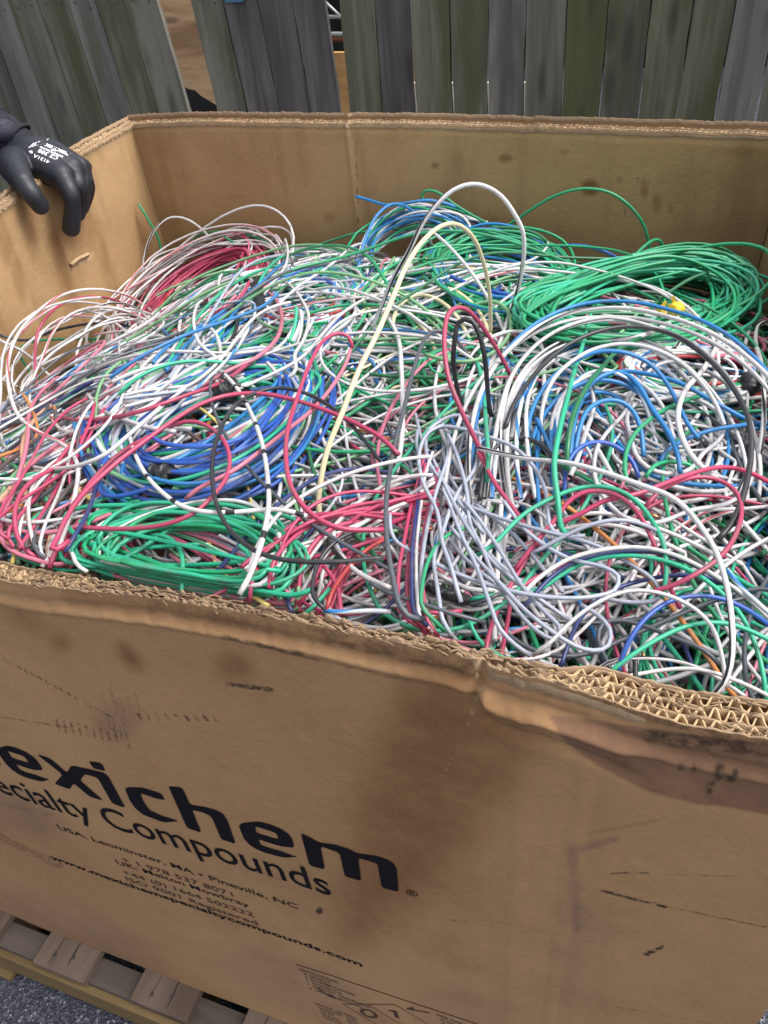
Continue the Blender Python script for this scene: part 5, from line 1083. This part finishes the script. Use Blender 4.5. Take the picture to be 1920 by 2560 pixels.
bundle('blue-grey bundle tied loosely left of the striped arch', [(915, 930), (935, 1000), (960, 1080), (985, 1170), (1000, 1260), (1010, 1340)], 8, ['grey'], 24, wid=.04, lift=.012, r=2.1, spread=([0, .4, 1], [1.0, .5, 1.6]))
bundle('red, white and brown wires streaming down the lower left', [(300, 900), (250, 980), (200, 1070), (160, 1150), (120, 1230), (105, 1275)], 26, ['whitered', 'peach', 'red', 'brown', 'pgrey', 'dgrey', 'cream', 'white', 'grey', 'whitered', 'brown'], 25, wid=.05, lift=.008, r=1.9)
bundle('mixed dark wires at the far lower left', [(160, 880), (110, 980), (60, 1080), (10, 1180), (-40, 1260)], 22, ['brown', 'dgrey', 'brown', 'pgrey', 'grey', 'peach', 'orange', 'palegreen'], 26, wid=.06, lift=.008, r=2.4)
bundle('black taped bundle near the front rim centre', [(900, 1245), (960, 1290), (1010, 1320), (1060, 1310), (1110, 1270)], 5, ['dgrey', 'brown', 'white'], 27, wid=.010, lift=.026, r=2.2, tapes=[(.48, .0042, .03)])
bundle('diagonal blue and white strands at the upper left', [(380, 860), (450, 790), (520, 700), (590, 620), (650, 580)], 14, ['whiteblue', 'sky', 'white', 'teal', 'grey', 'green'], 28, wid=.04, lift=.02, r=2.1)
bundle('deep blue strands round the lower edge of the blue coil', [(232, 890), (240, 975), (290, 1035), (370, 1052), (460, 1040), (560, 998), (635, 930), (672, 850), (665, 790)], 15, ['blue', 'blue', 'blue', 'blue', 'sky', 'teal'], 30, wid=.026, lift=.056, r=2.4)
coil('big springy white loops leaning on the left cardboard wall', (200, 800), 190, 130, -25, 14, ['white', 'whitered', 'white', 'pink', 'white', 'whiteblack'], 44, lift=.045, thick=.10, jit=.4, r=2.1, partial=.5)
bundle('white and pale blue strands slanting across the middle of the blue coil', [(270, 930), (350, 890), (450, 850), (560, 800), (650, 740), (690, 680)], 16, ['white', 'whiteblue', 'pgrey', 'sky', 'white', 'grey', 'teal'], 31, wid=.045, lift=.040, r=2.1)
bundle('red strands running behind the taped knots', [(300, 760), (350, 690), (420, 620), (500, 570), (570, 555)], 12, ['red', 'red', 'pink', 'brick', 'white'], 29, wid=.035, lift=.022, r=2.1)

# --- the bulk of the tangle
PAL = [  # displayed pixel, radius weight, colours, preferred image direction (degrees), spread
 ((60, 1130), 'brown dgrey pgrey white yellow peach orange palegreen brown grey cream', 118, 28), ((190, 1130), 'peach whitered brown pgrey red orange white yellow dgrey', 115, 22),
 ((120, 850), 'white green navy dgrey white palegreen black', 150, 60), ((420, 620), 'red red white pink pgrey green', 150, 50), ((620, 650), 'sky white green pgrey dgrey whiteblue', 140, 60),
 ((440, 900), 'blue white teal pgrey grey pink sky', 155, 40), ((420, 1200), 'green pink pgrey palegreen orange dgrey yellow brown', 160, 60), ((690, 950), 'green green white yellow palegreen dgrey grey', 110, 50),
 ((760, 790), 'cream palegreen pgrey white dgrey green whitered', 120, 50), ((900, 700), 'green cream dgrey pgrey palegreen white dgrey', 120, 60), ((1100, 640), 'green sky green green darkgreen white', 10, 60),
 ((1400, 680), 'green darkgreen green', 0, 50), ((860, 1240), 'dgrey green black palegreen yellow white dgrey red navy', 120, 60), ((790, 1040), 'dgrey black pgrey yellow green palegreen white grey', 110, 60),
 ((1000, 1150), 'green grey white red dgrey green', 110, 50), ((1230, 960), 'sky sky white green navy sky pgrey', 100, 60), ((1460, 960), 'sky white sky dgrey red green navy white', 60, 70),
 ((1300, 1230), 'white red green pgrey whitered navy white dgrey', 20, 60), ((1550, 1330), 'white pgrey navy green red white sky dgrey', 60, 70), ((1500, 800), 'white brick green sky pgrey', 10, 50),
 ((1120, 1380), 'white red navy green pgrey dgrey whiteblack grey', 110, 60), ((1380, 1420), 'white whiteblack dgrey green red pgrey navy', 40, 70), ((900, 860), 'green palegreen green white dgrey cream sky', 110, 60)]
PALP = np.array([p[0] for p in PAL], float)
def bulk(n, seed, dlo, dhi, rlo=1.9, rhi=2.5, steps=(90, 230), kap=2.8, hump=0.0):
    rg = np.random.default_rng(seed); out = []
    x = rg.uniform(X0 + .03, X1 - .03, n); y = rg.uniform(Y0 + .03, Y1 - .03, n)
    # most wires start where the camera can see
    z = surf(x, y); D = project(np.stack([x, y, z], 1)) / K
    d2 = ((D[:, None, :] - PALP[None]) ** 2).sum(2) * rg.uniform(.6, 1.6, (n, len(PAL))); zone = d2.argmin(1)
    L = rg.integers(steps[0], steps[1], n); mx = steps[1]; st = .008
    # preferred image direction turned into a heading on the pile
    ang = np.array([math.radians(PAL[q][2] + rg.normal(0, PAL[q][3])) for q in zone]); du = np.stack([np.cos(ang), -np.sin(ang)], 1) * 8
    Pa = np.array([on_plane([d * K], 2, zz)[0] for d, zz in zip(D, z)]); Pb = np.array([on_plane([(d + q) * K], 2, zz)[0] for d, q, zz in zip(D, du, z)])
    th = np.arctan2(Pb[:, 1] - Pa[:, 1], Pb[:, 0] - Pa[:, 0]); kp = rg.normal(0, kap, n); tight = rg.random(n) < .14; kp[tight] = rg.choice([-1, 1], tight.sum()) * rg.uniform(9, 22, tight.sum())
    X = np.zeros((n, mx)); Y = np.zeros((n, mx)); x = x.copy(); y = y.copy()
    mu = kp.copy()
    for k in range(mx):
        X[:, k] = x; Y[:, k] = y
        kp += (mu - kp) * .04 + rg.normal(0, kap * .17, n)
        turn = kp * st + np.where(rg.random(n) < .006, rg.normal(0, .5, n), 0); mg = .05
        bx = np.where(x < X0 + mg, 1, np.where(x > xr(y) - mg, -1, 0)); by = np.where(y < Y0 + mg + .02, 1, np.where(y > Y1 - mg, -1, 0)); need = (bx != 0) | (by != 0)
        tgt = np.arctan2(by, bx); dth = (tgt - th + math.pi) % (2 * math.pi) - math.pi; turn = np.where(need, np.clip(dth, -1, 1) * .16, turn)
        th = th + turn; x = np.clip(x + np.cos(th) * st, X0 + .022, xr(y) - .022); y = np.clip(y + np.sin(th) * st, Y0 + .034, Y1 - .022)
    t = np.arange(mx) * st
    for i in range(n):
        m = L[i]; xs, ys = smooth1(X[i, :m], 3), smooth1(Y[i, :m], 3); z0 = surf(xs, ys)
        f1, f2, p1, p2 = rg.uniform(3, 8), rg.uniform(12, 22), *rg.uniform(0, 6.28, 2)
        base = rg.uniform(dlo, dhi); dz = base + .012 * np.sin(f1 * t[:m] + p1) + .003 * np.sin(f2 * t[:m] + p2)
        dz = np.minimum(dz, .012 + .25 * np.maximum(dz - .012, 0))
        if hump and rg.random() < .30 and zone[i] not in (3, 6, 10, 11, 19): dz = dz + rg.uniform(.2, 1) * hump * np.sin(np.pi * np.clip((t[:m] / t[m - 1] - .15) / .7, 0, 1)) ** 2
        zz = z0 + dz; edge = (ys < Y0 + .06); zz = np.where(edge, np.minimum(zz, RIM - .028), zz)
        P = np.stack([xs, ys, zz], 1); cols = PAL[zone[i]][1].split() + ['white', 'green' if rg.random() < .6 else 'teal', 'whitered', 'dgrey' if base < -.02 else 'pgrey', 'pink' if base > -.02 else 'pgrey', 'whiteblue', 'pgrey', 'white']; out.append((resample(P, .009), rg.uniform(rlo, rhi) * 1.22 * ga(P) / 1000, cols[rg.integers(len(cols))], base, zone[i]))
    return out
# individual top wires
top = bulk(330, 11, -.006, .014, 1.3, 1.9, (90, 210), hump=.045)
vis = []
for q in top:
    uv = project(q[0]); m = ((uv[:, 0] > 0) & (uv[:, 0] < 1920) & (uv[:, 1] < 1830)).mean(); vis.append(m * len(q[0]))
order = np.argsort(vis)[::-1]; n_ind = 300 - NH
AREA = ['far left edge by the front rim', 'lower left in front of the blue coil', 'left cardboard wall', 'red taped coil', 'large loose coil', 'blue coil', 'front green oval coil', 'red hairpin right of the blue coil',
        'pale yellow arch', 'hairpins at the centre', 'green coil at the back wall', 'big bright green coil', 'front rim centre', 'black bow right of the blue coil', 'grey bundle', 'blue cluster under the white arches', 'white S-shaped wire on the right',
        'teal arc on the right', 'front right corner of the pile', 'loose red and white coil by the right wall', 'red and navy strip', 'torn corrugation', 'long white wire left of the hairpins']
seen = {}
def turnlabel(P):
    d = P[1:, :2] - P[:-1, :2]; a = np.unwrap(np.arctan2(d[:, 1], d[:, 0])); tot = abs(a[-1] - a[0])
    return 'nearly straight' if tot < .7 else 'gently bent' if tot < 1.9 else 'widely curved' if tot < 3.6 else 'curled'
for i in order[:n_ind]:
    P, r, col, base, zn = top[i]; uv = project(P) / K
    if col in ('orange', 'peach', 'yellow', 'brick') and len(P) > 60: col = 'white'
    if (((uv[:, 0] - 1385) / 235) ** 2 + ((uv[:, 1] - 650) / 85) ** 2 < 1).mean() > .12: col = ('green', 'teal', 'green', 'palegreen', 'darkgreen')[i % 5]
    if (((uv[:, 0] - 415) / 200) ** 2 + ((uv[:, 1] - 1190) / 70) ** 2 < 1).mean() > .25 and col not in ('white', 'pgrey'): col = 'teal'
    if (((uv[:, 0] - 442) / 200) ** 2 + ((uv[:, 1] - 905) / 95) ** 2 < 1).mean() > .2: col = ('blue', 'white', 'whiteblue', 'sky')[i % 4]
    c = uv.mean(0); d = ((PALP - c) ** 2).sum(1); q = np.argsort(d); v = uv[-1] - uv[0]; L = np.linalg.norm(np.diff(P, axis=0), axis=1).sum()
    size = 'short' if L < .75 else 'long'; lie = 'level' if abs(v[1]) < .5 * abs(v[0]) else 'upright' if abs(v[0]) < .5 * abs(v[1]) else ('rising' if v[0] * v[1] < 0 else 'falling')
    k0 = f"{size} {turnlabel(P)} {CNAME[col]} wire {lie}"
    cands = [f"{k0} by the {AREA[q[0]]}"] + [f"{k0} between the {AREA[q[0]]} and the {AREA[q[j]]}" for j in (1, 2)] + [f"{k0} from the {AREA[q[0]]} to the {AREA[q[j]]}" for j in (1, 2, 3)]
    qa = [AREA[int(np.argmin(((PALP - uv[j]) ** 2).sum(1)))] for j in (0, len(uv) // 4, 3 * len(uv) // 4, -1)]
    cands += [f"{turnlabel(P)} {CNAME[col]} wire from the {a_} to the {b__}" for a_ in qa for b__ in qa if a_ != b__]
    cands = [c_ for c_ in cands if len(c_.split()) <= 16] + [f"{turnlabel(P)} {CNAME[col]} wire near the {AREA[q[j]]}" for j in (1, 2, 3)]; cands = [c_ for c_ in cands if len(c_.split()) <= 16] or [f"{CNAME[col]} wire near the {AREA[q[0]]}"]
    lab = next((c_ for c_ in cands if c_ not in seen), cands[0])
    seen[lab] = seen.get(lab, 0) + 1
    o = tube_obj('wire', P, r, WM[col], None, 7); d_ = P[-1] - P[-3]; d_ /= np.linalg.norm(d_); tip = tube_obj('copper_tip', np.array([P[-1] - d_ * .001, P[-1] + d_ * .004, P[-1] + d_ * .009]) - np.array(o.location), r * .55, m_copper, None, 6); tip.location = Vector(tip.location); tip.parent = o; tag(o, lab, 'wire', f"{CNAME[col]} wires in the tangle by the {AREA[q[0]]}")
rest = [top[i] for i in order[n_ind:]] + bulk(520, 12, -.026, -.006, 1.2, 1.9, (90, 210)) + bulk(680, 13, -.042, -.014, 1.2, 2.0, (80, 190), 3.6) + bulk(600, 14, -.075, -.035, 1.6, 2.3, (80, 190)) + bulk(260, 15, -.10, -.07, 2.0, 2.5, (80, 190))
Vs, Qs, Us, Ms, n0 = [], [], [], [], 0
for P, r, col, base, zn in rest:
    V, Q, uv = tube_arrays(P, r, 6); Vs.append(V); Qs.append(Q + n0); Us.append(uv); Ms.append(np.full(len(Q), WIDX[col])); n0 += len(V)
tangle = link('wire_tangle', mesh_np('wire_tangle', np.vstack(Vs), np.vstack(Qs), np.vstack(Us), np.concatenate(Ms)), [WM[k] for k in WK], None, True)
tag(tangle, 'dense tangle of many-coloured scrap wire filling the cardboard box', 'wire tangle', None, 'stuff')
# dark sheet added below the wires so the gaps between them stay dark
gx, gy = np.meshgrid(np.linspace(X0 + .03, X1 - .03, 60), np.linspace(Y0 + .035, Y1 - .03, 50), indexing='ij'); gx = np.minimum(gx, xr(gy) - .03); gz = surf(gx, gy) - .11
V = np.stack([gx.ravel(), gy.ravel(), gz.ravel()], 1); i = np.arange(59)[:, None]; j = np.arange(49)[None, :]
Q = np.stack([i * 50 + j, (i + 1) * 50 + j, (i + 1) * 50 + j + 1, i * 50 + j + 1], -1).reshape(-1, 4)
underlay = link('dark_underlay', mesh_np('dark_underlay', V, Q), WM['dgrey'], tangle, True); underlay['kind'] = 'stuff'

# ------------------------------------------------------------------ the person whose gloved hand hangs over the left wall
m_glove, t_, b_ = newmat('black_nitrile_glove'); b_.inputs['Base Color'].default_value = (.012, .0145, .021, 1)
t_.links.new(mth(t_, 'ADD', mth(t_, 'MULTIPLY', noise(t_, 40, 3), .25), .40), b_.inputs['Roughness']); bump(t_, b_, mth(t_, 'ADD', mth(t_, 'MULTIPLY', noise(t_, 700, 2), .15), noise(t_, 38, 3, .6, stretch=(1, 1, .5), dist=1.2)), .45, .003)
m_jacket, t_, b_ = newmat('navy_jacket'); t_.links.new(mixc(t_, ramp(t_, noise(t_, 120, 3), .35, .7), (.005, .006, .013), (.010, .011, .020)), b_.inputs['Base Color']); b_.inputs['Roughness'].default_value = .85
bump(t_, b_, noise(t_, 380, 2), .4, .001)
m_shirt, t_, b_ = newmat('grey_lining'); t_.links.new(mixc(t_, ramp(t_, noise(t_, 60, 3, stretch=(1, 1, 8)), .35, .7), (.035, .038, .06), (.014, .015, .026)), b_.inputs['Base Color']); b_.inputs['Roughness'].default_value = .8
m_trouser, t_, b_ = newmat('dark_work_trousers'); b_.inputs['Base Color'].default_value = (.03, .035, .05, 1); b_.inputs['Roughness'].default_value = .9
m_skin, t_, b_ = newmat('skin'); b_.inputs['Base Color'].default_value = (.45, .25, .17, 1); b_.inputs['Roughness'].default_value = .5; b_.inputs['Subsurface Weight'].default_value = .1
m_hair, t_, b_ = newmat('brown_hair'); b_.inputs['Base Color'].default_value = (.03, .018, .01, 1); b_.inputs['Roughness'].default_value = .6
m_print, t_, b_ = newmat('white_glove_print'); b_.inputs['Base Color'].default_value = (.75, .77, .8, 1); b_.inputs['Roughness'].default_value = .6

def blob(name, chains, voxel, mat, parent=None, smooth_it=6, smooth_f=.5):
    """one continuous surface grown from tapered rounded limbs"""
    Vs, Qs, n0 = [], [], 0
    for pts, rad in chains:
        P = catmull(np.array(pts, float), n_per=8) if len(pts) > 2 else catmull(np.array(pts, float), step=.004)
        t = np.linspace(0, 1, len(P)); r = np.interp(t, np.linspace(0, 1, len(rad)), rad)
        a = P[0] - P[1]; a /= np.linalg.norm(a); b = P[-1] - P[-2]; b /= np.linalg.norm(b); th = np.linspace(0, math.pi / 2, 7)[1:]
        A = np.array([P[0] + a * r[0] * math.sin(x) for x in th])[::-1]; ra = np.array([r[0] * max(math.cos(x), .02) for x in th])[::-1]
        B = np.array([P[-1] + b * r[-1] * math.sin(x) for x in th]); rb = np.array([r[-1] * max(math.cos(x), .02) for x in th])
        PP = np.vstack([A, P, B]); rr = np.concatenate([ra, r, rb]); V, Q, _ = tube_arrays(PP, rr, 16)
        Vs.append(V); Qs.append(Q + n0); n0 += len(V)
    me = mesh_np(name, np.vstack(Vs), np.vstack(Qs)); tmp = bpy.data.objects.new('tmp', me); COL.objects.link(tmp)
    m = tmp.modifiers.new('r', 'REMESH'); m.mode = 'VOXEL'; m.voxel_size = voxel
    m2 = tmp.modifiers.new('s', 'SMOOTH'); m2.factor = smooth_f; m2.iterations = smooth_it
    dg = bpy.context.evaluated_depsgraph_get(); dg.update(); out = bpy.data.meshes.new_from_object(tmp.evaluated_get(dg)); bpy.data.objects.remove(tmp)
    out.materials.clear(); o = link(name, out, mat, parent, True); return o

def HP(x, y, xw):     # point seen at hand-crop pixel (x, y), standing on the plane X = xw
    return on_plane(px('H', [(x, y)]), 0, xw)[0]
XL = X0
per = empty('person', (X0 - .42, .95, 0)); tag(per, 'person in a dark navy jacket resting one black-gloved hand over the box edge', 'person')
wrist = HP(190, 790, XL - .055); wr2 = HP(60, 560, XL - .10)
knuck = [HP(640, 1000, XL + .050), HP(745, 925, XL + .046), HP(818, 900, XL + .036), HP(862, 905, XL + .022)]
idx = [knuck[0], HP(735, 1180, XL + .072), HP(752, 1330, XL + .066), HP(738, 1530, XL + .050)]
mid = [knuck[1], HP(818, 1090, XL + .066), HP(862, 1235, XL + .058), HP(815, 1395, XL + .044)]
rin = [knuck[2], HP(868, 1060, XL + .056), HP(905, 1190, XL + .048), HP(862, 1330, XL + .036)]
lit = [knuck[3], HP(905, 1030, XL + .040), HP(930, 1120, XL + .034), HP(915, 1215, XL + .028)]
thm = [HP(150, 920, XL - .005), HP(240, 1060, XL + .030), HP(330, 1185, XL + .046), HP(415, 1300, XL + .048)]
ch = [([wrist, (wrist + knuck[1]) / 2 + [0, 0, .006], knuck[1]], [.032, .031, .021]), ([wrist + [0, .012, .002], (wrist + knuck[2]) / 2 + [0, .008, .006], knuck[2]], [.028, .029, .018]),
      ([wrist, (wrist + knuck[0]) / 2 + [0, 0, .002], knuck[0]], [.032, .030, .021]), ([wrist + [0, .015, 0], (wrist + knuck[3]) / 2 + [0, .008, .003], knuck[3]], [.026, .024, .015]),
      ([wrist + [0, -.012, -.004], thm[0], thm[1]], [.028, .024, .018]), (thm, [.021, .0165, .0155, .0145]),
      (idx, [.0180, .0142, .0132, .0152]), (mid, [.0165, .0128, .0118, .0112]), (rin, [.0150, .0115, .0105, .0100]), (lit, [.0130, .0102, .0095, .0090]),
      ([wr2, wrist], [.033, .033])]
glove = blob('glove', ch, .0022, m_glove, per, 5, .5)
tag(glove, 'black nitrile work glove with white printing on its back')
# jacket: sleeve, trunk
elb = np.array([X0 - .24, wrist[1] - .06, RIM + .16]); sho = np.array([X0 - .36, .74, RIM + .30])
cuff = HP(140, 720, XL - .075)
sl_dir = cuff - elb; sl_dir = sl_dir / np.linalg.norm(sl_dir)
body_c = np.array([X0 - .47, .93, 0])
jk = blob('jacket', [([cuff, (cuff + elb) / 2 + [0, 0, .012], elb], [.044, .050, .058]), ([elb, (elb + sho) / 2, sho], [.058, .062, .072]),
                     ([sho, body_c + [0, 0, 1.40], body_c + [-.02, .18, 1.43]], [.075, .11, .08]), ([body_c + [0, 0, 1.38], body_c + [0, 0, 1.15], body_c + [0, 0, .90]], [.15, .155, .16]),
                     ([body_c + [-.02, .17, 1.42], body_c + [.02, .27, 1.17], body_c + [.10, .24, .98]], [.07, .055, .045])], .009, m_jacket, per, 4, .5)
# folds at the cuff
for k, (u, rr_) in enumerate(((.0, .0455), (.035, .047), (.075, .049))):
    c_ = cuff - sl_dir * u; a_ = np.cross(sl_dir, [0, 0, 1.0]); a_ /= np.linalg.norm(a_); b__ = np.cross(sl_dir, a_); th = np.linspace(0, 2 * math.pi, 49)[:-1]
    ring = np.array([c_ + (math.cos(t) * a_ + math.sin(t) * b__) * rr_ * (1 + .03 * math.sin(2 * t + k)) + sl_dir * .006 * math.sin(t * 2 + k * 2) for t in th])
    V, Q, _ = tube_arrays(ring, .0035 if k == 0 else .006 + .002 * np.sin(th * 2 + k), 8, True); link('cuff' if k == 0 else 'sleeve_fold', mesh_np('cuff', V, Q), m_jacket, per, True)
V = []
pa = HP(-20, 520, XL - .045); pb = HP(110, 470, XL - .045)
patch = blob('reflective_patch', [([HP(-60, 560, XL - .062), HP(30, 520, XL - .055), HP(100, 500, XL - .062)], [.014, .018, .012])], .003, m_shirt, per)
legs = blob('trousers', [([body_c + [0, -.09, .95], body_c + [.01, -.10, .50], body_c + [0, -.11, .09]], [.10, .070, .055]), ([body_c + [0, .09, .95], body_c + [.01, .10, .50], body_c + [0, .12, .09]], [.10, .070, .055]), ([body_c + [0, -.06, .95], body_c + [0, .06, .95]], [.13, .13])], .012, m_trouser, per)
shoes = [blob('boot', [([body_c + [-.04, q, .055], body_c + [.06, q * 1.05, .05], body_c + [.17, q * 1.1, .042]], [.052, .048, .038])], .008, m_hair, per) for q in (-.11, .12)]
hc = body_c + np.array([.04, .03, 1.66])
head = blob('head', [([body_c + [0, 0, 1.44], body_c + [.02, .01, 1.54]], [.062, .058]), ([hc + [-.01, 0, .03], hc + [.0, 0, 0], hc + [.03, 0, -.06]], [.098, .092, .060]), ([hc + [.085, 0, .01], hc + [.112, 0, -.025]], [.012, .016]),
                     ([hc + [.0, .09, .01], hc + [-.005, .095, -.03]], [.018, .012]), ([hc + [.0, -.09, .01], hc + [-.005, -.095, -.03]], [.018, .012]), ([hc + [.080, -.022, -.058], hc + [.080, .022, -.058]], [.009, .009])], .006, m_skin, per)
for q in (-1, 1): blob('eye', [([hc + [.074, .032 * q, .012], hc + [.075, .033 * q, .012]], [.009, .009])], .003, m_print, per)
blob('hair', [([hc + [-.035, 0, .06], hc + [-.04, 0, -.02]], [.100, .080]), ([hc + [.03, 0, .075], hc + [-.02, 0, .08]], [.070, .085])], .009, m_hair, per)
# white printing on the back of the glove, laid on its surface
bvh = BVHTree.FromPolygons([v.co[:] for v in glove.data.vertices], [p.vertices[:] for p in glove.data.polygons])
def glove_print(body, a, b, h, bold=.0):
    """text between crop points a and b (upright direction h in crop pixels), dropped onto the glove"""
    cu = bpy.data.curves.new('glove_print', 'FONT'); cu.body = body; cu.size = 1; cu.resolution_u = 2; cu.offset = bold; tmp = bpy.data.objects.new('tmp', cu); COL.objects.link(tmp)
    dg = bpy.context.evaluated_depsgraph_get(); dg.update(); me = bpy.data.meshes.new_from_object(tmp.evaluated_get(dg)); bpy.data.objects.remove(tmp)
    V = np.array([v.co[:2] for v in me.vertices]); Fc = [tuple(p.vertices) for p in me.polygons]; x0, x1 = V[:, 0].min(), V[:, 0].max()
    a, b, h = np.array(a, float), np.array(b, float), np.array(h, float); uv = a + (b - a) * ((V[:, :1] - x0) / (x1 - x0)) + h * (V[:, 1:2] / .7)
    r = rays(px('H', uv)); P = []
    for q in r:
        d = Vector(q).normalized(); loc, nrm, _, _ = bvh.ray_cast(Vector((0, 0, CAMZ)), d)
        P.append(tuple((loc - d * .0006)) if loc else None)
    Fc = [f for f in Fc if all(P[i] is not None for i in f)]; P = [p or (0, 0, 0) for p in P]
    if Fc:
        use = sorted({i for f in Fc for i in f}); mp = {i: k for k, i in enumerate(use)}
        me2 = bpy.data.meshes.new('printing'); me2.from_pydata([P[i] for i in use], [], [tuple(mp[i] for i in f) for f in Fc]); link('printing', me2, m_print, glove)
glove_print('||||||', (308, 690), (470, 645), (38, -38), .03); glove_print('maxiflex', (735, 765), (480, 655), (-34, 34), .03); glove_print('ultimate', (660, 790), (420, 685), (-20, 22), .02)
glove_print('CE 388', (610, 800), (410, 715), (-26, 30), .015); glove_print('4131A', (520, 838), (355, 765), (-18, 30), .02); glove_print('9', (350, 742), (310, 722), (-14, 24), .03)
